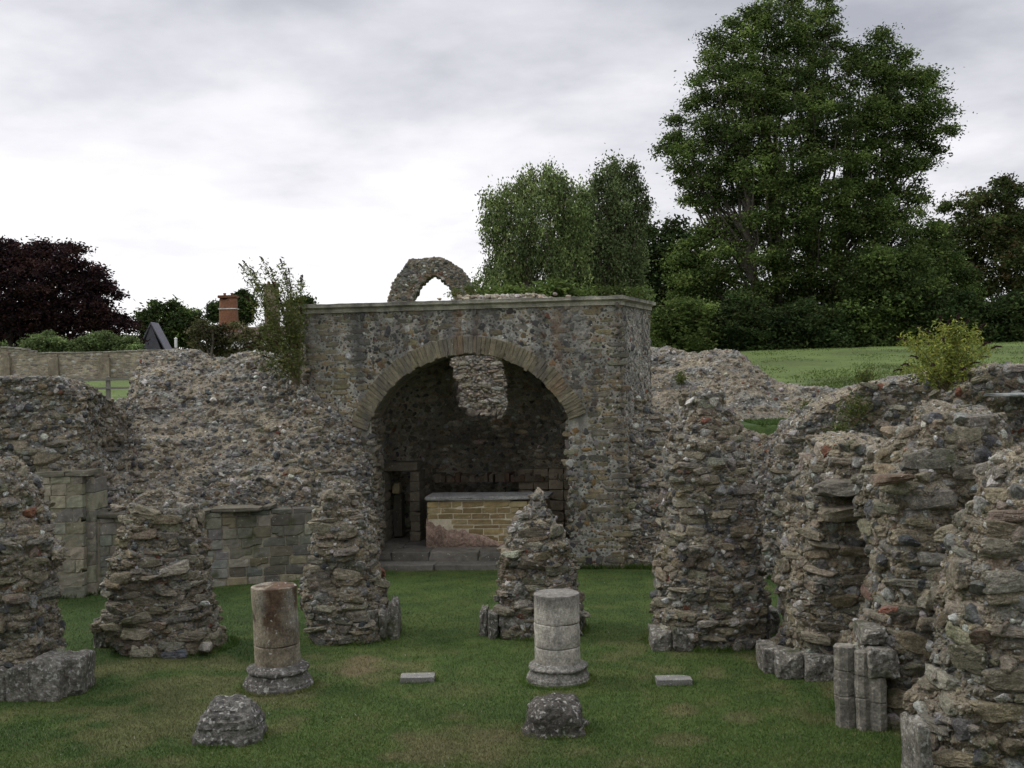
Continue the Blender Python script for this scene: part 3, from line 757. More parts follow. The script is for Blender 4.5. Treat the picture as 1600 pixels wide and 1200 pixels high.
def stain(P, C):
    u, z = (P - CL) @ E1, P[..., 2]; n = fbm(P * [2.5, 2.5, .6], 1, 3, 55); n2 = fbm(P, 4, 3, 57)
    def band(u0, w): return smooth(w, w * .35, np.abs(u - u0 + .05 * n)) 
    rust = np.maximum.reduce([band(onfront(718, 520)[0], .10) * (z > zap + .12), band(onfront(745, 520)[0], .08) * (z > zap), band(onfront(872, 560)[0], .13) * smooth(2.4, 3.3, z)])
    dark = np.maximum.reduce([band(onfront(560, 520)[0], .22) * smooth(3.6, 4.2, z) * .8, band(onfront(705, 540)[0], .2) * smooth(zap - .2, zap + .4, z) * .9, band(onfront(845, 560)[0], .16) * smooth(3.0, 3.8, z) * .7])
    lime = smooth(.0, .35, n + .25 * smooth(ZT - 1.1, ZT, z)) * (smooth(onfront(690, 520)[0], onfront(760, 520)[0], u) * .55 + .12 + .7 * band(.06, .16)) * smooth(3.2, 4.4, z)
    C = C * (1 - lime[..., None] * .6) + np.array((.27, .265, .26)) * lime[..., None] * .6
    C = C * (1 - dark[..., None] * .65) + np.array((.075, .077, .083)) * dark[..., None] * .65
    k = (np.clip(rust * (.75 + .9 * n2), 0, 1) * .62)[..., None]
    return C * (1 - k) + np.array((.165, .095, .055)) * k
CHM0 = CHM
CHM = lambda P: stain(P, CHM0(P))
# front face
acc = Acc()
def face_patch(u0, u1, zlo, zhi, v=0.0, res=.05, amp=.16, seed=90):
    us = np.linspace(u0, u1, max(3, int((u1 - u0) / res))); nz_ = int(ZT / res); t = np.linspace(0, 1, nz_)
    lo = zlo(us) if callable(zlo) else np.full_like(us, zlo); hi = np.full_like(us, zhi)
    Z = lo[:, None] + (hi - lo)[:, None] * t
    P = LW(us[:, None] + 0 * Z, v, Z)
    N = gridnormals(P); P2 = roughen(P, N, amp, seed, .02)
    return P2, gridnormals(P2)
zt_f = ZT - .16
patches = [face_patch(0, uL, -.1, zt_f), face_patch(uL, uR, archz, zt_f), face_patch(uR, LEN, -.1, zt_f)]
RING = .34
def uvz(p): q = p - CL; return q @ E1, q[:, 2]
def not_ring(p):
    u, z = uvz(p); r = np.hypot(u - uc, z - zc0); ang = np.abs(np.arctan2(u - uc, z - zc0))
    return ~((r < R_ + RING + .03) & (z > zsp - .25) & (ang < 1.35))
def edge_zone(p):
    u, z = uvz(p); return (u < .95 + .2 * np.sin(z * 9)) | (u > LEN - .55 + .15 * np.sin(z * 9))
for P, N in patches:
    add_body(acc, P, False, CHM)
    cover(acc, P, N, False, [
        dict(kind='slab', pal='tan', size=(.09, .19), asp=.33, out=.16, dens=7, pack=.84, course=.115, ctol=.2, lod=2, jit=.02, sink=-.6, colf=stain, smear=.3, mort=1.1, mask=lambda p: not_ring(p) & edge_zone(p)),
        dict(kind='slab', pal='tan', size=(.08, .15), asp=.4, out=.16, dens=2, pack=1.5, lod=2, jit=.02, sink=-.6, colf=stain, smear=.3, mort=1.1, mask=lambda p: not_ring(p) & ~edge_zone(p)),
        dict(kind='flint', pal='chapel', size=(.04, .10), asp=.75, out=.22, dens=7, pack=.9, lod=2, jit=.4, sink=-.5, colf=stain, smear=.3, mort=1.15, mask=lambda p: not_ring(p) & ~edge_zone(p)),
        dict(kind='flint', pal='chapel', size=(.018, .038), asp=.8, out=.3, dens=2.5, pack=.95, lod=1, jit=.4, sink=-.4, colf=stain, mask=not_ring)])
part(acc, 'front_wall', M_CHAPEL(), ch)
# chamfered side walls
for nm, (u0, v0), wpt in (('l', (0, 0), D(450, 483, 22.35)), ('r', (LEN, 0), D(1015, 470, 22.15))):
    p0 = LW(u0, v0, 0.); p1 = np.array([wpt[0], wpt[1], 0]); L_ = np.linalg.norm(p1 - p0); s = np.linspace(0, 1, int(L_ / .06)); t = np.linspace(-.1, zt_f, int(ZT / .06))
    P = p0 + (p1 - p0) * s[:, None, None] + t[None, :, None] * np.array([0, 0, 1.])
    if nm == 'l': P = P[::-1]; pCL = p1
    else: pCR = p1
    N = gridnormals(P); P = roughen(P, N, .2, 93, .02); N = gridnormals(P)
    acc = Acc(); add_body(acc, P, False, CHM)
    cover(acc, P, N, False, [dict(kind='slab', pal='tan', size=(.07, .16), asp=.34, out=.25, dens=6, pack=.85, course=.115, ctol=.2, lod=1, jit=.02, sink=-.35, mask=(lambda p: p[:, 2] > 0) if nm == 'l' else (lambda p: np.linalg.norm((p - CR)[:, :2], axis=1) < .3)),
        FLINTS(.04, .085, 1, dens=5, pack=.88, out=.28, sink=-.5, colf=stain), FLINTS(.02, .035, 1, dens=2, pack=.95, out=.4, sink=-.4)])
    part(acc, 'side_wall', M_CHAPEL(), ch)
# voussoirs
acc = Acc(); ang0 = math.asin(min(1, half / R_)); th = -ang0 - .10; TH1 = ang0 + .02
while th < TH1:
    w = random.uniform(.065, .115) / (R_ + RING / 2)
    tm = th + w / 2; rr = R_ + RING / 2 + random.uniform(-.015, .02) - .01; rl = RING / 2 * random.uniform(.92, 1.05)
    c = LW(uc + rr * math.sin(tm), .20, zc0 + rr * math.cos(tm))[None]
    A = (math.cos(tm) * E1 + np.array([0, 0, -math.sin(tm)]))[None]; B = (math.sin(tm) * E1 + np.array([0, 0, math.cos(tm)]))[None]
    rocks(acc, c, A, B, np.cross(A, B), np.array([[w * (R_ + RING / 2) / 2 * .96, rl, .26]]), stain(c, np.array([(.19, .165, .115)]) * random.uniform(.78, 1.12)), 'block', 1); th += w
tb = np.linspace(-ang0 - .08, TH1, 80); rb = np.linspace(R_ + .01, R_ + RING - .02, 6); P = LW(uc + np.sin(tb)[:, None] * rb, -.035 + 0 * rb, zc0 + np.cos(tb)[:, None] * rb)
acc.add(P.reshape(-1, 3), gridfaces(80, 6), (.22, .2, .16)); part(acc, 'arch_ring', M_CHAPEL(), ch)
# keystone-like cracked block
# soffit and jambs
TH_ = .75
prof = [(uL, z) for z in np.linspace(-.1, zsp, 45)] + [(uc + R_ * math.sin(t), zc0 + R_ * math.cos(t)) for t in np.linspace(-ang0, ang0, 60)[1:-1]] + [(uR, z) for z in np.linspace(zsp, -.1, 45)]
prof = np.array(prof); vs = np.linspace(.0, TH_, 13)
P = LW(prof[:, 0][:, None] + 0 * vs, vs[None] + .03, prof[:, 1][:, None] + 0 * vs)
N = gridnormals(P)
low = (P[..., 2] < zsp)
P = P + N * (np.where(low, .05 * fbm(P, 4, 3, 7) + .02, .0 + .01 * fbm(P, 6, 2, 7)))[..., None]; N = gridnormals(P)
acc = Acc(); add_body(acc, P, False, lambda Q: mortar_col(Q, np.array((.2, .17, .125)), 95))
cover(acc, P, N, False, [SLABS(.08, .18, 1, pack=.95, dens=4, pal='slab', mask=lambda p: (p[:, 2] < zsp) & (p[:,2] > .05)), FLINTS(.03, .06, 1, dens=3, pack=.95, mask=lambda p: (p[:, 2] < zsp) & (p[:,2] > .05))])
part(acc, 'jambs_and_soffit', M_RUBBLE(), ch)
# recess: apse wall turning into a half dome, with the broken opening
AR = 2.15; AV = TH_; DEPTH = 3.3
nph, nzz = 150, 120
ph_ = np.linspace(math.pi * 1.0, 0, nph)
tt = np.linspace(0, 1, nzz); zw = 2.55; zd = 4.45
zz_ = np.where(tt < .6, tt / .6 * zw, zw + (zd - zw) * np.sin((tt - .6) / .4 * math.pi / 2)); rs = np.where(tt < .6, 1.0, np.maximum(np.cos((tt - .6) / .4 * math.pi / 2), .02) ** .8)
U = uc + AR * np.cos(ph_)[:, None] * (rs[None] * .999); Vv = AV + DEPTH * (np.sin(ph_)[:, None] ** .6) * rs[None]
P = LW(U, Vv, zz_[None] + 0 * U); N = gridnormals(P)
if (N[nph // 2, 20] @ E2) > 0: N = -N; P = P[::-1]; N = gridnormals(P)
P = roughen(P, N, 1.2, 97, .03); N = gridnormals(P)
def hole(p):
    # broken opening high in the back wall
    u = (p - CL) @ E1; z = p[..., 2]; n = .05 * fbm(p, 5, 3, 12)
    v = (p - CL) @ E2
    return (v > 1.6) & (np.abs(u - HU) < HW + n) & (z > HZ0 + n + .3 * np.maximum(np.abs(u - HU) / HW, 0) ** 6) & (z < 4.7)
def at_local_v(x, y, v):
    r = ray(x, y); o = np.array([0, 0, H]); t = ((CL + E2 * v - o) @ E2) / (r @ E2); p = o + r * t
    return (p - CL) @ E1, p[2]
h0 = at_local_v(711, 600, 3.6); h1 = at_local_v(789, 600, 3.6); HU = (h0[0] + h1[0]) / 2; HW = (h1[0] - h0[0]) / 2 + .02; HZ0 = at_local_v(750, 652, 3.8)[1]
Fq = gridfaces(P.shape[0], P.shape[1]); cen = P.reshape(-1, 3)[Fq].mean(1); keepf = ~hole(cen)
dim = lambda Q: mortar_col(Q, np.array((.29, .255, .20)), 98) * (1 + .8 * fbm(Q, 1.3, 3, 14)[..., None])
acc = Acc(); acc.add(P.reshape(-1, 3), Fq[keepf], dim(P).reshape(-1, 3))
# outer skin gives the broken opening its thickness
No = N; P2 = P - N * .38; acc.add(P2.reshape(-1, 3), Fq[keepf][:, ::-1], dim(P).reshape(-1, 3))
idx = np.arange(len(P.reshape(-1, 3))); edges = {}
for q in Fq[keepf]:
    for a_, b_ in ((q[0], q[1]), (q[1], q[2]), (q[2], q[3]), (q[3], q[0])):
        if (b_, a_) in edges: del edges[(b_, a_)]
        else: edges[(a_, b_)] = 1
ed = np.array(list(edges)); VV = np.concatenate([P.reshape(-1, 3), P2.reshape(-1, 3)]); nv_ = P.shape[0] * P.shape[1]
acc.add(VV, np.stack([ed[:, 1], ed[:, 0], ed[:, 0] + nv_, ed[:, 1] + nv_], 1), (.14, .12, .09))
cover(acc, P, N, False, [
    SLABS(.1, .2, 1, pack=1.0, dens=3, pal='slab', gain=1.2, mort=1.2, out=.18, mask=lambda p: ~hole(p) & (p[:, 2] > .3)),
    FLINTS(.04, .09, 1, dens=2.6, pack=1.1, gain=1., mort=.8, out=.4, mask=lambda p: ~hole(p) & (p[:, 2] > .3))])
part(acc, 'recess_wall', M_RUBBLE(), ch)
# ashlar dado inside at the right, low ledge with red tile traces, and the small lit squint at the left
acc = Acc()
def local_block(acc, u0, u1, v0, v1, z0, z1, col, yaw=0):
    c = LW((u0 + u1) / 2, (v0 + v1) / 2, (z0 + z1) / 2)[None]
    A = E1 * math.cos(yaw) + E2 * math.sin(yaw); A = A[None]; B = np.array([[0, 0, 1.]])
    rocks(acc, c, A, B, np.cross(A, B), np.array([[(u1 - u0) / 2, (z1 - z0) / 2, (v1 - v0) / 2]]), np.array([col], float), 'block', 1)
z = .3
while z < 1.45:
    for k in range(5):
        u0 = uc + .55 + k * .32; local_block(acc, u0 + .006, u0 + .314, 2.95 - k * .05, 3.3, z + .006, z + .214, np.array((.21, .18, .14)) * random.uniform(.8, 1.25))
    z += .22
part(acc, 'inner_dado', M_ASHLAR(), ch)
acc = Acc()
for k in range(26):
    u0 = uc - 1.2 + k * .105; local_block(acc, u0, u0 + random.uniform(.08, .15), 2.85, 3.25, 1.35, 1.35 + random.uniform(.10, .20), np.array(random.choice([(.105, .07, .053), (.11, .095, .075), (.12, .1, .08), (.095, .075, .06)])), random.uniform(-.15, .15))
part(acc, 'tile_ledge', M_ASHLAR(), ch)
acc = Acc()
ua = at_local_v(604, 800, 1.7)[0]; ub = at_local_v(640, 800, 1.7)[0]
for k in range(7):
    z_ = .28 + k * .2; jc = np.array((.17, .15, .12)) * random.uniform(.7, 1.15)
    local_block(acc, ua - .3, ua - .02 + random.uniform(-.02, .02), 1.62, 2.2, z_, z_ + .196, jc); local_block(acc, ub + random.uniform(-.02, .03), ub + .2, 1.75, 2.4, z_, z_ + .196, jc * .8)
local_block(acc, ua - .3, ub + .16, 1.8, 2.4, 1.69, 1.86, (.12, .105, .085))
part(acc, 'side_doorway', M_ASHLAR(), ch)
acc = Acc(); local_block(acc, ua + .02, ua + .17, 2.15, 2.45, 1.2, 1.42, (.30, .25, .16)); local_block(acc, ua + .02, ua + .2, 2.2, 2.5, .3, 1.19, (.07, .065, .055))  # pale block carries light in its colour; dark block paints the doorway's shade
part(acc, 'squint_light_and_shade', M_ASHLAR(), ch)
# cornice
acc = Acc(); corners = [pCL, CL.copy(), CR.copy(), pCR]
def offset_poly(pts, o):
    out = []
    for i, p in enumerate(pts):
        ns_ = []
        for a_, b_ in ((i - 1, i), (i, i + 1)):
            if a_ < 0 or b_ >= len(pts): continue
            t = unit(pts[b_] - pts[a_]); ns_.append(np.array([t[1], -t[0], 0]))
        n = unit(sum(ns_)); out.append(p + n * o / (n @ ns_[0]))
    return np.array(out)
cp = [(-.02, ZT - .17), (.045, ZT - .165), (.05, ZT - .10), (.07, ZT - .09), (.13, ZT - .065), (.135, ZT - .005), (.10, ZT + .0), (-.45, ZT + .015)]
P = np.array([[list(offset_poly(corners, o)[i][:2]) + [z] for (o, z) in cp] for i in range(4)])
seg = []
for i in range(3):
    n = int(np.linalg.norm(corners[i + 1] - corners[i]) / .05); s = np.linspace(0, 1, n)[:, None, None]; seg.append(P[i] * (1 - s) + P[i + 1] * s)
P = np.concatenate(seg); N = gridnormals(P)
P = P + N * (.012 * fbm(P, 7, 3, 33))[..., None]
c = np.array((.38, .36, .315)) * (1 + .7 * fbm(P, 2, 3, 31)[..., None]); c[:, 5:] *= .6
acc.add(P.reshape(-1, 3), gridfaces(len(P), 8), c.reshape(-1, 3)); part(acc, 'cornice', M_CHAPEL(), ch)
# roof with rubble heap
acc = Acc(); po = offset_poly(corners, -.4)
back = [LW(LEN / 2 + 2.5 * math.cos(t), AV + .9 + 3.0 * math.sin(t), 0.) for t in np.linspace(.1, math.pi - .1, 14)]
ring = np.array([*po, *back]); rc = ring.mean(0)
rr_ = np.linspace(1, 0.02, 30)
P = rc + (ring[:, None] - rc) * rr_[None, :, None]; P[..., 2] = ZT - .02
P = np.stack([np.stack([np.interp(np.linspace(0, len(ring), 160, endpoint=False), np.arange(len(ring) + 1), np.append(P[:, j, k], P[0, j, k])) for k in range(3)], -1) for j in range(30)], 1)
P[..., 2] += .05 * fbm(P, 1.5, 3, 8) + .02
dr = P[:, :1].copy(); dr[..., 2] = ZT - .35
P = np.concatenate([dr, P], 1); acc.add(P.reshape(-1, 3), gridfaces(160, 31, True), mortar_col(P).reshape(-1, 3))
n = 170; hp = LW(RNG.normal(3.75, .45, n), RNG.uniform(.5, 1.1, n), 0.); hp[:, 2] = ZT + .03 + .09 * RNG.random(n) * np.exp(-((np.arange(n) % 1)))
I3 = np.tile(np.eye(3)[None], (n, 1, 1)); s = RNG.uniform(.03, .075, (n, 1)) * np.array([1, .8, .7])
rocks(acc, hp, I3[:, 0], I3[:, 1], I3[:, 2], s, pick('lit', n), 'flint', 1)
part(acc, 'roof', M_RUBBLE(), ch)
# floor platform and step inside the arch
acc = Acc(); s0 = uL - .1
for k in range(3):
    u0 = s0 + k * 1.25; local_block(acc, u0 + .002, min(u0 + 1.248, uR + .1), -.14, .5, -.15, .105, np.array((.13, .125, .115)) * random.uniform(.85, 1.1))
part(acc, 'entrance_step', M_ASHLAR(), ch)
acc = Acc(); u = uL - .05; k = 0
for j in range(5):
    u = uL - .3 - random.uniform(0, .4); v0 = .28 + j * .62
    while u < uR + .35:
        w = random.uniform(.6, .95); local_block(acc, u + .001, u + w - .001, v0 + .001, v0 + .619, -.1, .28 + random.uniform(-.003, .003), np.array((.115, .108, .10)) * random.uniform(.85, 1.2)); u += w
part(acc, 'paved_floor', M_ASHLAR(), ch)

# altar
ua0 = at_local_v(665, 800, 1.0); 
va = 0.95
uA0 = at_local_v(667, 800, va)[0]; uA1 = at_local_v(856, 800, va)[0]
zA = at_local_v(700, 776, va)[1]
al = thing('altar', 'modern altar of honey-coloured stone courses with grey slab top inside the arch', 'altar', tuple(LW((uA0 + uA1) / 2, va + .4, .28)))
acc = Acc(); z = .28
def altar_skip(u, z): return z < .28 + .52 * max(0, 1 - (u - uA0) / 1.35) + .05 * math.sin(u * 9) + .06
while z < zA - .1:
    h = random.choice([.075, .095, .11, .125]); h = min(h, zA - .075 - z); u = uA0
    if h < .02: break
    while u < uA1 - .01:
        w = random.uniform(.18, .5); w = min(w, uA1 - u)
        if not altar_skip(u + w / 2, z + h / 2):
            local_block(acc, u + .007, u + w - .007, va, va + .12, z + .007, z + h - .007, np.array(random.choice([(.29, .225, .12), (.25, .195, .105), (.33, .27, .16), (.20, .15, .08)])) * random.uniform(.85, 1.1))
        u += w
    z += h
local_block(acc, uA0 + .01, uA1 - .01, va + .004, va + .8, .25, zA - .07, (.50, .45, .36))
part(acc, 'altar_body', M_ASHLAR(), al)
acc = Acc()
us = np.linspace(uA0 - .015, uA0 + 1.5, 90); ts = np.linspace(0, 1, 34)
top = .28 + .50 * np.clip(1 - (us - uA0) / 1.7, 0, 1) ** 1.1 + .05 * fbm(np.stack([us * 5, us * 0, us * 0], 1), 1, 3, 3) + .02
top = top + .05 * fbm(np.stack([us * 22, us * 0, us * 0], 1), 1, 2, 5); Z = .27 + (top - .27)[:, None] * ts; P = LW(us[:, None] + 0 * Z, va - .015 - .035 * np.sin(ts * math.pi)[None] + 0 * Z, Z); P[:, -1] += E2 * .05
N = gridnormals(P); P = P + N * (.035 * fbm(P, 9, 4, 2))[..., None]
acc.add(P.reshape(-1, 3), gridfaces(90, 34), (np.array((.33, .235, .19)) * (1 + .45 * fbm(P, 5, 3, 6)[..., None])).reshape(-1, 3))
part(acc, 'old_plaster_remnant', M_RUBBLE(), al)
acc = Acc(); local_block(acc, uA0 - .03, uA1 + .03, va - .05, va + .86, zA - .07, zA + .0, (.30, .295, .275)); part(acc, 'altar_slab', M_COLUMN(), al)

# wall seen through the opening; its sunlight is put into the stone colours
WB = [(640,800,540,27.4),(690,800,536,27.4),(750,800,534,27.4),(820,800,538,27.4),(860,800,545,27.4)]
def F3(x, y, z=0.0): return D(x, y, 27.1)
F = F3
ruin_wall('rubble wall coloured as sunlit behind the chapel seen through the broken opening in the recess',
    WB, [SLABS(.08, .17, 1, pack=1.0, dens=4, pal='lit'), FLINTS(.03, .07, 1, pal='lit', dens=4, pack=.9)], thick=.8, k=1, zb=2.0, res=.06, seed=61)
F = _F

# ------------------------------------------------------------------ columns, stumps, marker stones
def lathe(acc, c, prof, n=64, poly=0, amp=.01, seed=0, tilt=(0, 0), col=(.3, .3, .3), fs=6, lean_col=None):
    th = np.linspace(0, 2 * math.pi, n, endpoint=False); r = np.array([p[0] for p in prof]); z = np.array([p[1] for p in prof])
    m = np.ones(n)
    if poly: m = (np.abs(np.cos(th)) ** poly + np.abs(np.sin(th)) ** poly) ** (-1 / poly)
    P = np.zeros((n, len(prof), 3)); P[..., 0] = (np.cos(th) * m)[:, None] * r; P[..., 1] = (np.sin(th) * m)[:, None] * r; P[..., 2] = z
    P[..., 0] += tilt[0] * P[..., 2]; P[..., 1] += tilt[1] * P[..., 2]
    N = gridnormals(P, True); P = P + N * (amp * fbm(P, fs, 4, seed))[..., None] + np.asarray(c); P[:, -1] = P[:, -1].mean(0)
    C = np.array(col) * (1 + .3 * fbm(P, 3, 3, seed + 2)[..., None]) if lean_col is None else lean_col(P)
    acc.add(P.reshape(-1, 3), gridfaces(n, len(prof), True), np.broadcast_to(C, P.shape).reshape(-1, 3))
def dense(pts, step=.025):
    out = [pts[0]]
    for a_, b_ in zip(pts[:-1], pts[1:]):
        n = max(1, int(math.hypot(b_[0] - a_[0], b_[1] - a_[1]) / step))
        for k in range(1, n + 1): out.append((a_[0] + (b_[0] - a_[0]) * k / n, a_[1] + (b_[1] - a_[1]) * k / n))
    return out
def base_profile(R, h):
    p = [(R * 1.0, -.1), (R * 1.0, .045), (R * .985, .06), (R * .965, .066), (R * .975, .09), (R * .95, .115), (R * .925, .12), (R * .92, .14), (R * .87, .17), (R * .845, .20), (R * .84, .225)]
    for t in np.linspace(-80, 80, 9): p.append((R * .83 + .028 * math.cos(math.radians(t)), .27 + .04 * math.sin(math.radians(t))))
    p += [(R * .80, .312), (R * .79, .33), (R * .75, .338), (R * .74, .355), (R * .68, .362), (.0, .37)]
    k = h / .37
    return [(a_, b_ * k) for a_, b_ in p]
def column(label, cxp, ybase, ytop, wpx, basepx, rings, basey, col, tilt, seed, basecol):
    c = F(cxp, ybase); d = c[1]; r = wpx / 2 / FPX * d; zt_ = D(cxp, ytop, d)[2]; zb = D(cxp, basey, d)[2]
    t = thing('broken_column', label, 'column', tuple([c[0], c[1], 0]), 'broken columns in the middle of the lawn')
    a1 = Acc(); lathe(a1, (c[0], c[1], 0), dense(base_profile(basepx / 2 / FPX * d, zb), .012), 90, 0, .035, seed, (0, 0), basecol, fs=5); part(a1, 'base', M_OLD(), t, True)
    zs = sorted([zb - .02] + [D(cxp, y, d)[2] for y in rings] + [zt_]); a2 = Acc(); g = .003
    for i, (z0, z1) in enumerate(zip(zs[:-1], zs[1:])):
        pr = [(r * .95, z0 - .0), (r * .953, z0 + g), (r * .992, z0 + g * 1.5), (r, z0 + g * 4), (r, z1 - g * 4), (r * .992, z1 - g * 1.5), (r * .953, z1 - g), (r * .95, z1)]
        if i == len(zs) - 2: pr = pr[:-2] + [(r * .975, z1 - .002), (r * .9, z1 + .004), (0.0, z1 + .01)]
        lathe(a2, (c[0], c[1], 0), dense(pr, .03), 64, 0, .012, seed + i, tilt, (.3, .3, .3), lean_col=lambda P, i=i: col(P - c, i, z1))
    part(a2, 'shaft', M_COLUMN(), t, True)
    n = 2600; tuft_ring(c[0], c[1], basepx / 2 / FPX * d + .02, basepx / 2 / FPX * d + .02, n, .05)
    return t
def col_red(P, i, z1):
    k = (smooth(.17, .03, np.abs(P[..., 0] - .03 + .12 * fbm(P * [1, 1, .6], 4, 3, 5))) * (P[..., 1] < 0) + smooth(.05, .3, fbm(P, 5, 3, 55)))[..., None]; k = np.clip(k, 0, 1); up = smooth(.45, .85, P[..., 2])[..., None]
    base = np.array((.25, .215, .155)); red = np.array((.085, .055, .034)); grey = np.array((.16, .152, .125))
    g = smooth(-.25, .25, fbm(P, 3, 3, 9))[..., None] * .75
    c = base * (1 - g) + grey * g; k = k * (.3 + .7 * up)
    c = c * (1 - k) + red * k
    return c * (1 + .2 * fbm(P, 14, 2, 2)[..., None])
def col_pale(P, i, z1):
    top = smooth(.80, 1.0, P[..., 2] + .08 * fbm(P, 4, 2, 3))[..., None]
    c = np.array((.37, .345, .295)) * (1 + .3 * fbm(P, 3, 3, 3)[..., None]); dk = np.array((.13, .125, .11)) * (1 + .5 * fbm(P, 8, 3, 8)[..., None])
    s = smooth(.1, .5, fbm(P * [3, 3, .8], 2, 3, 19))[..., None] * .5; c = c * (1 - s) + np.array((.18, .17, .155)) * s
    return c * (1 - top * .8) + dk * top * .8
column('broken round column with rusty-brown stained shaft on a moulded grey base', 436, 1072, 915, 70, 106, (1005,), 1034, col_red, (-.03, 0), 3, (.115, .108, .095))
column('broken round pale limestone column with two dark joints and darker lichened top', 872, 1062, 926, 71, 102, (1008, 971), 1032, col_pale, (0, 0), 13, (.20, .19, .165))
def stump(label, cxp, ybase, wpx, levels, seed, col, sq):
    c = F(cxp, ybase); d = c[1]
    R = wpx / 2 / FPX * d
    prof = [(R * a_, D(cxp, y, d)[2] if y < ybase + 30 else -.1) for a_, y in levels]
    a1 = Acc(); lathe(a1, (c[0], c[1], 0), dense(prof + [(0, prof[-1][1] + .01)], .012), 130, sq, .075, seed, (0, 0), col, fs=6)
    o = a1.build('column_stump', M_OLD(), None, False, loc=(c[0], c[1], 0)); tag(o, label, 'stump', 'worn column stumps nearest the camera')
    tuft_ring(c[0], c[1], R + .01, R + .01, 1500, .05)
stump('low worn grey stump with stepped ledges, in front of the reddish column', 360, 1152, 104, [(1.0, 1300), (1.0, 1140), (.93, 1137), (.9, 1130), (.94, 1127), (.86, 1121), (.84, 1116), (.76, 1114), (.70, 1107), (.60, 1104), (.57, 1100), (.5, 1099)], 31, (.12, .115, .10), 3.0)
stump('low rounded stump with white lichen flecks over blackened stone, in front of the pale column', 868, 1140, 96, [(1.06, 1300), (1.06, 1140), (1.0, 1136), (.93, 1133), (.88, 1120), (.86, 1106), (.78, 1099), (.62, 1094), (.35, 1092)], 44, (.085, .078, .066), 3.2)
for (xl, xr, yt, yb, lab) in ((625, 678, 1053, 1068, 'small flat grey speckled stone block in the grass between the two columns'), (1027, 1083, 1056, 1072, 'small flat grey speckled stone block in the grass right of the pale column')):
    p0, p1 = F(xl, yb), F(xr, yb); h = .065
    a1 = Acc(); boxacc(a1, (0, 0, -.05), (p1[0] - p0[0], .22, h), (.17, .165, .15))
    o = a1.build('marker_block', material('speckled_stone', noise=((8, .2), (90, .75), (160, .5)), bump=(90, .6, .01), lichen=.6)); o.location = (p0[0], p0[1] + .0, 0); tag(o, lab, 'stone block', 'flat marker blocks in the lawn')
    tuft_ring((p0[0] + p1[0]) / 2, p0[1] + .15, (p1[0] - p0[0]) / 2 + .03, .19, 300, .04)
a = TUFTS
# unmown fringe along the feet of the walls
for X in (WL, WR1, WG):
    pts = np.array([F(s_[0], s_[1]) for s_ in X]); n = 5000
    xs = RNG.uniform(pts[:, 0].min(), pts[:, 0].max(), n); ys = np.interp(xs, pts[:, 0], pts[:, 1]) - RNG.uniform(.02, .18, n)
    blades(TUFTS, xs, ys, .10, .007, turf_col(xs, ys) * RNG.uniform(.6, 1.6, (n, 1)))
# the little green ledge
n = 9000; q0, q1 = D(1180, 680, 22.2), D(1300, 640, 23.2); xs = RNG.uniform(q0[0], q1[0] + .6, n); ys = RNG.uniform(21.7, 23.4, n); blades(TUFTS, xs, ys, .06, .01, turf_col(xs, ys) * RNG.uniform(.9, 1.9, (n, 1)))
# rougher field grass beyond the ruins
n = 90000; dd = 1 / RNG.uniform(1 / 78, 1 / 24.5, n); xx = np.where(RNG.random(n) < .75, RNG.uniform(.16, .52, n), RNG.uniform(-.46, -.28, n)) * dd
ok = dd > np.interp(xx, WALLX, WALLY) + 2.5; xx, dd = xx[ok], dd[ok]
cl_ = fbm(np.stack([xx, dd * .4, 0 * xx], 1), .8, 3, 70)
ok = RNG.random(len(xx)) < .35 + cl_ * 1.2; xx, dd = xx[ok], dd[ok]
blades(TUFTS, xx, dd, .065, .022, turf_col(xx, dd) * RNG.uniform(.75, 1.6, (len(xx), 1)))
g = TUFTS.build('grass', M_BLADE()); tag(g, 'short grass covering the sunken lawn and the field behind the ruins', 'grass', kind='stuff')

# ------------------------------------------------------------------ foliage
def tube(acc, pts, radii, col, n=7):
    pts = np.array(pts, float); t = unit(np.gradient(pts, axis=0)); ref = np.array([.3, .9, .2])
    a_ = unit(np.cross(t, ref)); b_ = np.cross(t, a_); th = np.linspace(0, 2 * math.pi, n, endpoint=False)
    P = pts[None] + (np.cos(th)[:, None, None] * a_ + np.sin(th)[:, None, None] * b_) * np.array(radii)[None, :, None]
    acc.add(P.reshape(-1, 3), gridfaces(n, len(pts), True)[:, ::-1], col)
def leaves(acc, pos, size, cols, droop=0., aspect=.5, updir=.5):
    n = len(pos); d = unit(RNG.normal(size=(n, 3)) * [1, 1, .6] + [0, 0, -droop]); nrm = unit(RNG.normal(size=(n, 3)) + [0, 0, updir])
    s = unit(np.cross(d, nrm)); L = (size * RNG.uniform(.6, 1.35, n))[:, None]; W = L * aspect
    k = unit(np.cross(s, d)) * L * .12
    V = np.stack([pos - d * L * .5, pos + s * W * .5 - k, pos + d * L * .5, pos - s * W * .5 - k], 1)
    acc.add(V.reshape(-1, 3), np.arange(4 * n).reshape(-1, 4), np.repeat(cols, 4, 0))
def inside(poly, x, y):
    r = np.zeros(len(x), bool); j = len(poly) - 1
    for i in range(len(poly)):
        xi, yi = poly[i]; xj, yj = poly[j]
        c = ((yi > y) != (yj > y)) & (x < (xj - xi) * (y - yi) / (yj - yi + 1e-9) + xi); r ^= c; j = i
    return r
def edge_dist(poly, x, y):
    p = np.array(poly, float); q = np.roll(p, -1, 0); best = np.full(len(x), 1e9)
    for a_, b_ in zip(p, q):
        v = b_ - a_; t = np.clip(((x - a_[0]) * v[0] + (y - a_[1]) * v[1]) / (v @ v + 1e-9), 0, 1)
        best = np.minimum(best, np.hypot(x - a_[0] - t * v[0], y - a_[1] - t * v[1]))
    return best
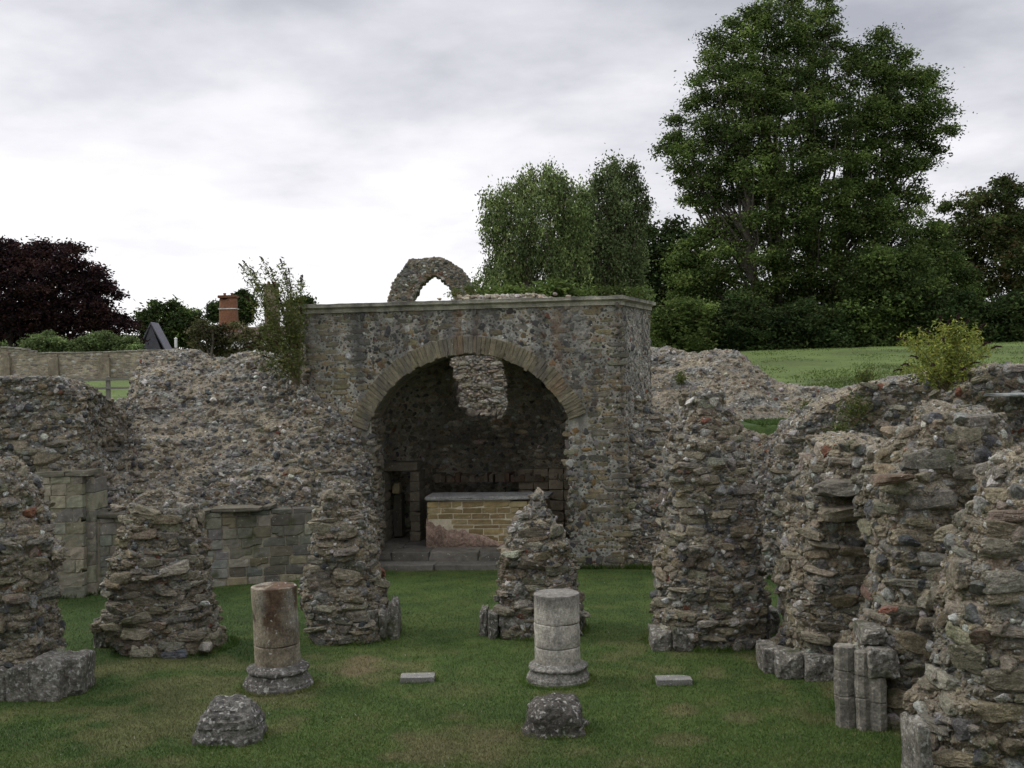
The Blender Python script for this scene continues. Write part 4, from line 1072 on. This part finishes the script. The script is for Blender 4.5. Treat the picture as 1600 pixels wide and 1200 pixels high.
def jagged(poly, amp=7, step=9):
    p = np.array(poly, float); q = np.roll(p, -1, 0); out = []
    for a_, b_ in zip(p, q):
        L = np.linalg.norm(b_ - a_); n = max(1, int(L / step)); nrm = np.array([b_[1] - a_[1], a_[0] - b_[0]]) / (L + 1e-9)
        for k in range(n): out.append(a_ + (b_ - a_) * k / n + nrm * amp * (random.uniform(-1, 1) if k else 0))
    return [tuple(o) for o in out]
def crown(poly, d, lobe_px, n_lobes, per_lobe, per_cluster, leaf, cols, cl_size, droop=0., depth_k=.8, hang=1.0, depth_min=0, spacing=.55, jag=7, flat=.72, rk=(.55, .95)):
    poly = jagged(poly, jag)
    """leaf clusters in real depth round outline-filling lobes; returns leaf acc and lobe centres"""
    P = np.array(poly, float); x0, y0 = P.min(0); x1, y1 = P.max(0)
    m = 9000; x = RNG.uniform(x0, x1, m); y = RNG.uniform(y0, y1, m); ok = inside(poly, x, y); x, y = x[ok], y[ok]
    e_ = edge_dist(poly, x, y); ok = e_ > lobe_px * .42; x, y, e_ = x[ok], y[ok], e_[ok]
    sel = []
    for i in range(len(x)):
        if len(sel) >= n_lobes: break
        if all((x[i] - x[j]) ** 2 + (y[i] - y[j]) ** 2 > (lobe_px * spacing) ** 2 for j in sel[-600:]): sel.append(i)
    # allow two layers in depth
    acc = Acc(); cen = []; emax = e_[sel].max() if sel else 1
    for i in sel:
        for layer in (0, 1):
            half_depth = (min(e_[i], emax) + depth_min) / FPX * d * depth_k
            dy = (-1 if layer == 0 else 1) * half_depth * RNG.uniform(.25, .95)
            # lobes keep their photo direction, at their own distance
            dl = d + dy; c = D(x[i], y[i], dl); cen.append(c)
            r = lobe_px / FPX * d * RNG.uniform(*rk) * min(1, max(.42, e_[i] / lobe_px * 1.0))
            k = int(per_lobe * RNG.uniform(.7, 1.3) * (r / (lobe_px / FPX * d)) ** 1.3) + 4
            u_ = unit(RNG.normal(size=(k, 3))); rad = RNG.uniform(.35, 1., (k, 1)) ** .6
            cc = c + u_ * rad * r * [1, 1, flat]
            lc = np.clip(1 + .28 * RNG.normal(), .5, 1.6)
            for q in range(k):
                npl = int(per_cluster * RNG.uniform(.6, 1.4)); s_ = cl_size * RNG.uniform(.6, 1.3)
                pp = cc[q] + RNG.normal(size=(npl, 3)) * s_ * np.array([.5, .5, .26 * hang]) - [0, 0, (hang - 1) * .3 * s_]
                base = np.array(cols[RNG.integers(len(cols))]) * (lc * RNG.uniform(.75, 1.3))
                leaves(acc, pp, leaf, np.clip(base * RNG.uniform(.75, 1.3, (npl, 1)), 0.004, 1), droop)
    return acc, np.array(cen)
def limb(acc, a_, b_, r0, r1, col, sag=.15, n=8):
    a_, b_ = np.array(a_, float), np.array(b_, float); t = np.linspace(0, 1, n)[:, None]; L = np.linalg.norm(b_ - a_)
    p = a_ + (b_ - a_) * t; p[:, 2] += (np.sin(t[:, 0] * math.pi) * -sag * L * .3); p[:, :2] += .05 * L * np.stack([vnoise(p * .8 + 3), vnoise(p * .8 + 9)], 1) * np.sin(t * math.pi)
    tube(acc, p, r0 + (r1 - r0) * t[:, 0], col)
def tree(label, poly, d, trunks, cols, lobe_px=48, n_lobes=60, per_lobe=16, per_cluster=26, leaf=.3, cl=.9, name='leafy_tree', cat='tree', group=None, trunk_r=.35, bark=(.085, .075, .06), limbs=40, zbase=None, **kw):
    tx = trunks[0]; b = D(tx, 560, d); gz = terrain(np.array([b[0]]), np.array([d]))[0]
    t = thing(name, label, cat, (b[0], d, gz), group)
    acc, cen = crown(poly, d, lobe_px, n_lobes, per_lobe, per_cluster, leaf, cols, cl, **kw)
    part(acc, 'crown', M_LEAF(), t)
    ac = Acc(); P = np.array(poly, float); ytop = P[:, 1].min()
    for j, tx in enumerate(trunks):
        xb = D(tx, 560, d)[0]; dd = d + (j - len(trunks) / 2) * .8
        ymid = ytop + (560 - ytop) * .45; tip = D(tx + (tx - np.mean(trunks)) * .5, ymid, dd)
        limb(ac, (xb, dd, gz - .2), tip, trunk_r, trunk_r * .55, bark, 0, 12)
        mine = [c for c in cen if abs(c[0] - tip[0]) == min(abs(c[0] - D(q + (q - np.mean(trunks)) * .5, ymid, dd)[0]) for q in trunks)]
        random.shuffle(mine)
        for c in mine[:limbs // len(trunks)]:
            zst = gz + (c[2] - gz) * random.uniform(.3, .6); k = min(1, max(.1, (zst - gz) / max(.1, tip[2] - gz)))
            st = np.array([xb, dd, gz]) * (1 - k) + tip * k
            limb(ac, st, c, trunk_r * .32, .03, bark, .2)
    part(ac, 'trunk', M_BARK(), t)
    return t
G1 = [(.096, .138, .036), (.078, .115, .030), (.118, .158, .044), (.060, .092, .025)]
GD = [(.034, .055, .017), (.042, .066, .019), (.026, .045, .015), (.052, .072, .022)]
GW = [(.155, .198, .072), (.125, .17, .060), (.18, .22, .080), (.095, .135, .05)]
GC = [(.030, .016, .018), (.040, .020, .019), (.022, .013, .015), (.052, .028, .022)]
BIG = [(1005,232),(1040,190),(1078,142),(1075,75),(1100,40),(1130,32),(1142,4),(1200,-30),(1290,-20),(1318,22),(1322,62),(1352,40),(1384,24),(1412,68),(1460,98),(1505,140),(1502,200),(1494,240),(1462,268),(1450,300),(1482,345),(1520,400),(1530,450),(1505,545),(1050,545),(1035,480),(1032,410),(1075,340),(1032,300),(1052,268)]
tree('huge spreading sycamore towering over the grass bank on the right', BIG, 76, [1185, 1215, 1262, 1300], G1 + [(.04,.066,.017)], lobe_px=33, n_lobes=250, per_lobe=14, per_cluster=46, leaf=.215, cl=.72, limbs=200, trunk_r=.38, depth_k=.75, spacing=.66, jag=11, flat=.6, rk=(.6, .95))
tree('pale green weeping tree directly right of the ruined pointed arch', [(748,335),(758,292),(785,286),(800,272),(818,262),(832,236),(848,256),(866,252),(884,270),(905,274),(925,300),(928,350),(920,470),(715,470),(738,425),(765,395),(752,365)], 62, [830, 860], GW, lobe_px=20, n_lobes=125, per_lobe=10, per_cluster=22, leaf=.17, cl=.42, hang=3.0, droop=1.6, limbs=60, trunk_r=.2, jag=9, flat=1.0, spacing=.7)
tree('grey-green birch with wispy top left of the huge sycamore', [(885,330),(912,290),(925,270),(940,252),(955,238),(968,256),(990,244),(1000,275),(1016,296),(1020,330),(1006,370),(1010,420),(1020,470),(880,470)], 66, [955], [(.115,.15,.062),(.095,.125,.052),(.14,.175,.075)], lobe_px=17, n_lobes=110, per_lobe=11, per_cluster=22, leaf=.19, cl=.42, hang=2.8, droop=1., limbs=60, trunk_r=.18, jag=10, flat=1.0, spacing=.8)
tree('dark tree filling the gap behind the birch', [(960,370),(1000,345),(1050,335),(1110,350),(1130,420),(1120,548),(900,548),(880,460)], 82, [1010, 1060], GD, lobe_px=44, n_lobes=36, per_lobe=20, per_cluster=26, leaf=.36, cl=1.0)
tree('broad dark tree at the far right edge with a few rusty leaves', [(1430,360),(1465,320),(1490,258),(1515,268),(1534,285),(1556,260),(1580,266),(1600,276),(1700,290),(1720,545),(1440,548)], 84, [1540, 1640], [(.062,.085,.024), (.05,.07,.02), (.075,.095,.03), (.075,.06,.025), (.04,.06,.018), (.05,.07,.02)], lobe_px=28, n_lobes=90, per_lobe=16, per_cluster=30, leaf=.28, cl=.7, spacing=.6, jag=9)
for (poly, lab, cols, dd) in (
    ([(1010,480),(1060,455),(1110,470),(1130,572),(1005,570)], 'dark shrub at the lawn edge nearest the chapel corner', G1, 69),
    ([(1100,470),(1160,450),(1220,480),(1240,582),(1100,578)], 'dark rounded shrub under the left side of the sycamore', GD, 70),
    ([(1200,480),(1260,455),(1330,480),(1350,578),(1200,582)], 'wide dark shrub under the middle of the sycamore', GD, 70),
    ([(1310,420),(1380,370),(1450,390),(1480,450),(1470,574),(1300,578)], 'green bushy tree in front of the right side of the sycamore', G1[:2] + GD[:1], 71),
    ([(1440,470),(1500,450),(1560,470),(1580,568),(1440,572)], 'low dark shrub right of the green bushy tree', GD, 70),
    ([(1540,460),(1600,440),(1680,450),(1700,564),(1540,568)], 'dark shrub at the lawn edge beside the right border', GD, 70),
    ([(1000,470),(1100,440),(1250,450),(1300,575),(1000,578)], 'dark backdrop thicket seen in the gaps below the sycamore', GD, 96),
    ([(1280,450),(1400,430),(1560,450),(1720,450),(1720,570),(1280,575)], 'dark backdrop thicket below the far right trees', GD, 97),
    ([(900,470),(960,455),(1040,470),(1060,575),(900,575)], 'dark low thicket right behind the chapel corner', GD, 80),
    ([(748,452),(765,436),(785,440),(830,452),(870,420),(900,455),(960,442),(1000,440),(1010,480),(745,480)], 'undergrowth behind the chapel roof below the weeping tree', G1 + [(.09,.115,.03)], 58)):
    tree(lab, poly, dd, [np.mean([q[0] for q in poly])], cols, lobe_px=28, n_lobes=60, per_lobe=16, per_cluster=28, leaf=.26, cl=.62, name='dark_shrub', cat='shrub', limbs=8, trunk_r=.12, depth_min=30)
tree('copper beech with dense dark purple crown at the left edge', [(-120,372),(-40,365),(0,368),(40,372),(80,363),(128,380),(158,412),(180,436),(202,462),(192,482),(214,495),(236,532),(200,552),(-120,552)], 92, [20, 60], GC, lobe_px=24, n_lobes=170, per_lobe=16, per_cluster=28, leaf=.3, cl=.7, bark=(.05,.045,.04), spacing=.7, jag=8, limbs=60)
tree('distant round green tree between the copper beech and the brick chimney', [(204,500),(216,480),(240,467),(285,470),(314,485),(328,512),(322,552),(236,552)], 125, [270], GD + G1[:1], lobe_px=22, n_lobes=44, per_lobe=16, per_cluster=22, leaf=.4, cl=.8, trunk_r=.3)
tree('olive-green small tree below the brick chimney behind the wall top', [(292,520),(300,500),(318,490),(335,497),(352,506),(372,500),(392,512),(415,505),(440,520),(446,562),(296,562)], 60, [335, 345], [(.085,.085,.035),(.07,.075,.03),(.095,.085,.045)], lobe_px=18, n_lobes=40, per_lobe=14, per_cluster=20, leaf=.17, cl=.36, trunk_r=.1, limbs=24, jag=8, spacing=.75)
tree('dark conifer top showing between the two chimneys', [(322,475),(333,465),(345,470),(364,458),(380,451),(396,462),(400,505),(322,505)], 140, [375], GD, lobe_px=12, n_lobes=30, per_lobe=12, per_cluster=18, leaf=.4, cl=.6)
tree('small dark treetop just left above the chapel parapet corner', [(444,476),(456,468),(470,462),(486,464),(492,480),(444,484)], 110, [470], GD, lobe_px=9, n_lobes=20, per_lobe=10, per_cluster=14, leaf=.35, cl=.5)
for (poly, lab) in (([(28,545),(34,530),(60,520),(76,515),(96,525),(118,528),(125,556),(30,556)], 'light green laurel bush behind the boundary wall, left one'), ([(118,556),(116,528),(140,520),(165,516),(196,522),(216,532),(224,556)], 'light green laurel bush behind the boundary wall beside the slate roof'), ([(-60,545),(-40,532),(0,530),(28,540),(32,556),(-60,556)], 'dull green bush at the left photo edge behind the boundary wall')):
    tree(lab, poly, 80, [np.mean([q[0] for q in poly])], [(.12,.165,.06),(.1,.145,.05),(.145,.19,.075)], lobe_px=15, n_lobes=44, per_lobe=18, per_cluster=24, leaf=.2, cl=.45, name='laurel_bush', cat='bush', limbs=6, trunk_r=.06, depth_min=20)

def buddleia(label, rootp, tips, cols, leafn=34, leaf=.085, name='buddleia_bush', spikes=True, yellow=None, spike_col=(.05, .03, .02)):
    t = thing(name, label, 'shrub', tuple(rootp)); st = Acc(); lf = Acc(); sp = Acc(); rootp = np.array(rootp)
    for (tp, sc) in tips:
        tp = np.array(tp); mid = rootp + (tp - rootp) * .5 + np.array([0, 0, .22 * np.linalg.norm(tp - rootp)]) * sc
        s = np.linspace(0, 1, 12)[:, None]; p = rootp * (1 - s) ** 2 + 2 * mid * s * (1 - s) + tp * s ** 2
        tube(st, p, np.linspace(.012, .003, 12), (.15, .12, .07), 5)
        L = np.linalg.norm(tp - rootp); n = int(leafn * L); k = RNG.uniform(.18, 1, n) ** .8
        q = np.stack([np.interp(k, s[:, 0], p[:, i]) for i in range(3)], 1) + RNG.normal(size=(n, 3)) * .055
        cc = np.array(cols)[RNG.integers(0, len(cols), n)] * RNG.uniform(.7, 1.35, (n, 1)); leaves(lf, q, leaf, cc, .5, .3, .3)
        if spikes:
            dr = unit(p[-1] - p[-3]); e2 = tp + dr * .17 + np.array([0, 0, -.05]); 
            m = 80; kk = RNG.random(m)[:, None]; pos = tp * (1 - kk) + e2 * kk + np.sin(kk * math.pi) * [0, 0, .02] + RNG.normal(size=(m, 3)) * .009 * (1.2 - kk)
            leaves(sp, pos, .03, np.tile(np.array(spike_col), (m, 1)) * RNG.uniform(.6, 1.5, (m, 1)), 0, .6)
    part(st, 'stems', M_BARK(), t); part(lf, 'foliage', M_LEAF(), t)
    if spikes: part(sp, 'seed_heads', M_LEAF(), t)
    return t
tips = []
for (x, y) in ((385,415),(398,428),(412,410),(425,425),(440,412),(452,428),(472,440),(405,450),(430,450),(455,455),(390,470),(415,480),(440,475),(400,500),(425,510),(450,490),(410,530),(435,540),(395,545),(455,520),(465,545),(470,490),(420,560),(445,570),(402,575),(470,440),(380,420),(448,438)):
    tips.append((D(x, y, 20.9 + RNG.uniform(-.7, .5)), RNG.uniform(.2, 1)))
buddleia('tall spindly shrub with dark seed spikes growing against the left chapel corner', D(468, 604, 20.75), tips, [(.12,.155,.042),(.10,.13,.038),(.15,.155,.045),(.08,.10,.033)], leafn=140, leaf=.072)
tips = []
for (x, y) in ((1412,530),(1425,540),(1440,520),(1455,525),(1470,505),(1482,512),(1495,502),(1508,510),(1520,530),(1535,540),(1548,545),(1530,515),(1420,570),(1410,578),(1435,560),(1455,545),(1475,535),(1490,530),(1505,545),(1530,560),(1515,570),(1460,570),(1485,560),(1500,580),(1440,590)):
    tips.append((D(x, y, 17.2 + RNG.uniform(-.45, .45)), RNG.uniform(.5, 1.4)))
buddleia('yellow-green shrub with drooping brown seed spikes on the humped rubble at right', D(1480, 612, 17.3), tips, [(.27,.30,.06),(.21,.26,.06),(.34,.34,.08),(.16,.20,.05)], leafn=210, leaf=.07, spike_col=(.06,.035,.035))
for (x, y, d, h, lab) in ((1338, 660, 18.4, .45, 'thin dry weed stalk on the left slope of the humped rubble'), (1350, 602, 18.7, .25, 'small yellowish weed on the skyline of the humped rubble'), (1313, 680, 17.9, .2, 'tiny weed tuft low on the humped rubble flank'), (1262, 652, 21.9, .3, 'green weed at the end of the grassy ledge'), (738, 460, 21.6, .16, 'ivy patch on the chapel roof edge'), (712, 463, 21.5, .12, 'low weeds on the chapel roof beside the ivy'),(1340, 800, 12.7, .25, 'fern tuft rooted in the side of the moss-stained pier'),(1065,600,24.6,.22,'mossy weed on the eroded bank')):
    p = D(x, y, d); tp = [(p + np.array([RNG.normal() * .25 * h * 2, RNG.normal() * .1, h * RNG.uniform(.5, 1.1)]), .3) for _ in range(14)]
    buddleia(lab, p, tp, [(.06,.10,.025),(.08,.11,.03),(.12,.14,.03)], leafn=130, leaf=.055, name='small_weed', spikes=False)

# ------------------------------------------------------------------ distance: ruined pointed arch
DA = 46.0
def arch_pt(x, y): p = D(x, y, DA); return p[0], p[2]
outer = [(606,466),(612,448),(622,430),(633,415),(640,406),(655,403),(672,402),(692,403),(706,410),(718,418),(728,430),(736,446),(742,462)]
inner = [(645,466),(650,455),(657,445),(665,437),(673,431),(679,429),(685,432),(693,438),(702,446),(708,456),(711,466)]
O = np.array([arch_pt(*q) for q in outer]); I = np.array([arch_pt(*q) for q in inner])
O = np.concatenate([[[O[0, 0] - .2, 2.3]], O, [[O[-1, 0] + .25, 2.3]]]); I = np.concatenate([[[I[0, 0] - .05, 2.3]], I, [[I[-1, 0] + .05, 2.3]]])
def resample(Q, n):
    l = np.concatenate([[0], np.cumsum(np.linalg.norm(np.diff(Q, axis=0), axis=1))]); s = np.linspace(0, l[-1], n); return np.stack([np.interp(s, l, Q[:, i]) for i in range(2)], 1)
n = 150; O = resample(O, n); I = resample(I, n); O[:, 1] += .07 * fbm(np.stack([O[:, 0], O[:, 1], O[:, 0] * 0], 1), 2.5, 3, 6) * smooth(3, 5, O[:, 1])
m = 10; w = np.linspace(0, 1, m); th_ = 1.1
fr = np.zeros((n, m, 3)); fr[..., 0] = I[:, None, 0] + (O - I)[:, None, 0] * w; fr[..., 2] = I[:, None, 1] + (O - I)[:, None, 1] * w; fr[..., 1] = DA
kk = 8; v = np.linspace(0, 1, kk)
out_ = np.zeros((n, kk, 3)); out_[..., 0] = O[:, None, 0]; out_[..., 2] = O[:, None, 1]; out_[..., 1] = DA + th_ * v
bk = fr[:, ::-1].copy(); bk[..., 1] += th_
inn = np.zeros((n, kk, 3)); inn[..., 0] = I[:, None, 0]; inn[..., 2] = I[:, None, 1]; inn[..., 1] = DA + th_ * (1 - v)
P = np.concatenate([fr, out_[:, 1:], bk[:, 1:], inn[:, 1:]], 1); N = gridnormals(P)
P = P + N * (.07 * fbm(P, 3, 3, 15) * 1.0)[..., None]; P[:, -1] = P[:, 0]; N = gridnormals(P)
t = thing('ruined_arch', 'free-standing ruined pointed flint arch against the sky behind the chapel', 'ruin', (P[..., 0].mean(), DA + .5, 2.4))
acc = Acc(); c = mortar_col(P, np.array((.21, .18, .145))); c[:, -kk:] = c[:, -kk:] * .4 + np.array((.17, .095, .06)) * .6; c[:, :3] = c[:, :3] * .5 + np.array((.19, .1, .065)) * .5
acc.add(P.reshape(-1, 3), gridfaces(*P.shape[:2]), c.reshape(-1, 3))
cover(acc, P, N, False, [FLINTS(.06, .13, 1, dens=4, pack=.95, gain=1.0), FLINTS(.04, .07, 1, dens=2, pack=1)])
part(acc, 'arch_masonry', M_RUBBLE(), t)

# ------------------------------------------------------------------ boundary wall, fence, houses at the left
BW = 75.0
t = thing('boundary_wall', 'pale stone boundary wall with coping and shallow buttresses, behind the post and rail fence', 'wall', (D(80, 595, BW)[0], BW, 4.2))
acc = Acc(); x0, x1 = D(-700, 560, BW)[0], D(470, 560, BW)[0]
xs = np.linspace(x0, x1, 420); ytp = np.interp(xs, [x0, D(0, 0, BW)[0], D(25, 0, BW)[0], D(50, 0, BW)[0], D(160, 0, BW)[0], D(225, 0, BW)[0], x1], [543, 544, 546, 553, 551, 548, 546])
pxs = 800 + xs / BW * FPX
zt2 = np.array([D(a_, b_, BW)[2] for a_, b_ in zip(pxs, ytp)]) + .02 * fbm(np.stack([xs, xs * 0, xs * 0], 1), 1, 3)
zs_ = np.linspace(0, 1, 30); P = np.zeros((420, 34, 3)); P[..., 0] = xs[:, None]
P[:, :30, 1] = BW; P[:, :30, 2] = 3.6 + (zt2[:, None] - 3.6) * zs_; P[:, 30:, 2] = zt2[:, None] + np.array([0.03, .03, 0, -1.6]); P[:, 30:, 1] = BW + np.array([.06, .35, .4, .42])
N = gridnormals(P); P = P + N * (.03 * fbm(P, 2.2, 2, 4))[..., None]
c = np.array((.27, .235, .165)) * (1 + .25 * fbm(P, .6, 3, 3)[..., None]) * (1 + .35 * vnoise(P * [2.2, 2.2, 5.5], 8)[..., None]); acc.add(P.reshape(-1, 3), gridfaces(420, 34), c.reshape(-1, 3)); N = gridnormals(P)
cover(acc, P, N, False, [dict(kind='slab', pal='lit', size=(.1, .24), asp=.38, out=.12, dens=4, pack=.95, course=.16, ctol=.22, lod=1, jit=.02, sink=-.3, gain=.72)], mask=lambda p: p[:, 2] > 3.9)
part(acc, 'masonry', M_FAR(), t)
for px in (85, 165, 10):
    a1 = Acc(); q = D(px, 556, BW); boxacc(a1, (q[0] - .33, BW - .3, 3.7), (q[0] + .33, BW + .05, q[2] - .12), (.21, .18, .13)); boxacc(a1, (q[0] - .22, BW - .16, q[2] - .12), (q[0] + .22, BW + .05, q[2] + .1), (.2, .17, .125)); part(a1, 'buttress', M_FAR(), t)
a1 = Acc()
for k in range(110):
    xa = x0 + (x1 - x0) * k / 110; xb = x0 + (x1 - x0) * (k + 1) / 110; z = np.interp((xa + xb) / 2, xs, zt2)
    boxacc(a1, (xa + .01, BW - .07, z + .01), (xb - .01, BW + .45, z + .09 + random.uniform(-.015, .02)), np.array((.27, .25, .21)) * random.uniform(.8, 1.15))
part(a1, 'coping', M_FAR(), t)
DF = 52.0
fz = terrain(np.array([D(150, 620, DF)[0]]), np.array([DF]))[0]
t = thing('post_and_rail_fence', 'grey weathered post and rail fence on the grass beyond the left wall', 'fence', (D(150, 620, DF)[0], DF, fz))
for px in (-40, 45, 127, 169, 211, 253, 295):
    if px in (169, 253): pass
    q = D(px, 600, DF); z0 = terrain(np.array([q[0]]), np.array([DF]))[0]; a1 = Acc(); boxacc(a1, (q[0] - .09, DF - .07, z0 - .1), (q[0] + .09, DF + .07, z0 + 1.14), (.16, .15, .13)); part(a1, 'post', M_WOOD(), t)
for hh in (1.0, .60):
    a1 = Acc(); xa, xb = D(-40, 600, DF)[0], D(300, 600, DF)[0]; n = 8
    for k in range(n): boxacc(a1, (xa + (xb - xa) * k / n, DF - .12, fz + hh - .05), (xa + (xb - xa) * (k + 1) / n - .01, DF - .065, fz + hh + .05), (.17, .16, .14))
    part(a1, 'rail', M_WOOD(), t)

def prism_roof(acc, x0, x1, y0, y1, z0, z1, col, axis='y', over=.3):
    # gable roof with real thickness
    if axis == 'y':
        xm = (x0 + x1) / 2; pr = [(x0 - over, z0 - .12), (xm, z1), (x1 + over, z0 - .12), (x1 + over, z0 - .3), (xm, z1 - .22), (x0 - over, z0 - .3)]
        V = [(x, y0 - over, z) for x, z in pr] + [(x, y1 + over, z) for x, z in pr]
    else:
        ym = (y0 + y1) / 2; pr = [(y0 - over, z0 - .12), (ym, z1), (y1 + over, z0 - .12), (y1 + over, z0 - .3), (ym, z1 - .22), (y0 - over, z0 - .3)]
        V = [(x0 - over, y, z) for y, z in pr] + [(x1 + over, y, z) for y, z in pr]
    f4 = [[i, (i + 1) % 6, (i + 1) % 6 + 6, i + 6] for i in range(6)] + [[0, 5, 4, 1], [1, 4, 3, 2], [6, 7, 10, 11], [7, 8, 9, 10]]
    acc.add(V, f4, col)
def gable_walls(acc, x0, x1, y0, y1, z0, ze, zr, col, axis='y'):
    V = [(x0, y0, z0), (x1, y0, z0), (x1, y1, z0), (x0, y1, z0), (x0, y0, ze), (x1, y0, ze), (x1, y1, ze), (x0, y1, ze)]
    acc.add(V, [[0, 1, 5, 4], [1, 2, 6, 5], [2, 3, 7, 6], [3, 0, 4, 7]], col)
    if axis == 'y': xm = (x0 + x1) / 2; acc.add([(x0, y0, ze), (x1, y0, ze), (xm, y0, zr), (x0, y1, ze), (x1, y1, ze), (xm, y1, zr)], [[0, 1, 2], [4, 3, 5]], col)
    else: ym = (y0 + y1) / 2; acc.add([(x0, y0, ze), (x0, y1, ze), (x0, ym, zr), (x1, y0, ze), (x1, y1, ze), (x1, ym, zr)], [[1, 0, 2], [3, 4, 5]], col)
# slate-roofed house beside the copper beech
dh = 98.0; r0, r1 = D(200, 505, dh), D(257, 547, dh); zr = D(237, 503, dh)[2]; xr_ = D(237, 503, dh)[0]; xe = D(256, 547, dh)[0]
t = thing('slate_roofed_house', 'house end with steep slate-grey roof peeping out beside the copper beech', 'house', (xr_, dh + 3, 3))
a1 = Acc(); prism_roof(a1, 2 * xr_ - xe, xe, dh, dh + 1.6, D(257, 547, dh)[2], zr, (.13, .125, .15), 'y'); part(a1, 'roof', material('slate', noise=((1.5, .15), (12, .3)), bump=(8, .3, .03), rough=.6), t)
a1 = Acc(); gable_walls(a1, 2 * xr_ - xe + .12, xe - .12, dh - .2, dh + 1.5, 2.5, r1[2] - .15, zr - .26, (.12, .116, .135)); part(a1, 'slate_hung_wall', MATS['slate'], t)
# house with the two chimneys
dc = 112.0
t = thing('brick_chimney_house', 'house behind shrubs with a red brick chimney and a taller buff chimney', 'house', (D(385, 520, dc)[0], dc + 3, 3))
hx0, hx1 = D(322, 520, dc)[0], D(448, 520, dc)[0]; ze = D(385, 522, dc)[2]; zr2 = D(385, 508, dc)[2]
a1 = Acc(); gable_walls(a1, hx0, hx1, dc, dc + 7, 2.5, ze, zr2 - .3, (.55, .53, .5), 'x'); part(a1, 'wall', M_FAR(), t)
a1 = Acc(); prism_roof(a1, hx0, hx1, dc, dc + 7, ze, zr2, (.12, .085, .07), 'x'); rf = part(a1, 'roof', M_FAR(), t)
def chimney(xl, xr, yt, yb, d, col, band, lab):
    p0, p1 = D(xl, yb, d), D(xr, yt, d); a1 = Acc(); n = 0
    zc_ = 5.0
    boxacc(a1, (p0[0] + .05, d + 1.5, zc_ - 1), (p1[0] - .05, d + 2.7, p1[2] - .25), col)
    boxacc(a1, (p0[0] - .02, d + 1.44, p1[2] - .27), (p1[0] + .02, d + 2.76, p1[2]), np.array(col) * .75)
    o = part(a1, 'chimney', material('chimney_brick', noise=((1, .15), (7, .35)), bump=(5, .4, .04)), t); o['label'] = lab
    if band:
        a2 = Acc(); z = D(xl, 481, d)[2]; boxacc(a2, (p0[0] - .01, d + 1.45, z - .06), (p1[0] + .01, d + 2.74, z + .05), (.6, .58, .55)); b_ = a2.build('lead_band', M_FAR(), o); 
        b_.location = (0, 0, 0); b_.data.transform(Matrix.Translation(-Vector(t.location)))
    c_ = ((p0[0] + p1[0]) / 2, d + 2.1)
    for k in (-.4, .4):
        a3 = Acc(); lathe(a3, (c_[0] + k * (p1[0] - p0[0]) * .5, c_[1], p1[2]), [(.14, -.05), (.13, .15), (.16, .2), (.16, .26), (0, .26)], 12, 0, 0, 0, (0, 0), (.15, .08, .05))
        b_ = a3.build('chimney_pot', MATS['chimney_brick'], o); b_.data.transform(Matrix.Translation(-Vector(t.location)))
chimney(335, 363, 459, 505, dc, (.2, .095, .055), True, 'red brick chimney with a white band')
chimney(407, 429, 441, 500, dc, (.19, .15, .11), False, 'taller buff brick chimney behind the tall shrub')
# lamp-like vent post
a1 = Acc(); q = D(275, 545, 70); zg = terrain(np.array([q[0]]), np.array([70.]))[0]
tube(a1, [(0, 0, 0), (0, 0, q[2] - zg + .0)], [.05, .05], (.3, .3, .3), 8); zt5 = D(275, 527, 70)[2] - zg
lathe(a1, (0, 0, 0), [(.05, q[2] - zg), (.09, q[2] - zg + .1), (.09, zt5 - .1), (.12, zt5 - .08), (0, zt5)], 12, 0, 0, 0, (0, 0), (.6, .6, .6))
o = a1.build('white_post', material('painted_metal', noise=((5, .1),), bump=None, rough=.5)); o.location = (q[0], 70, zg); tag(o, 'slim white post standing behind the flint wall top left of the olive tree', 'post')
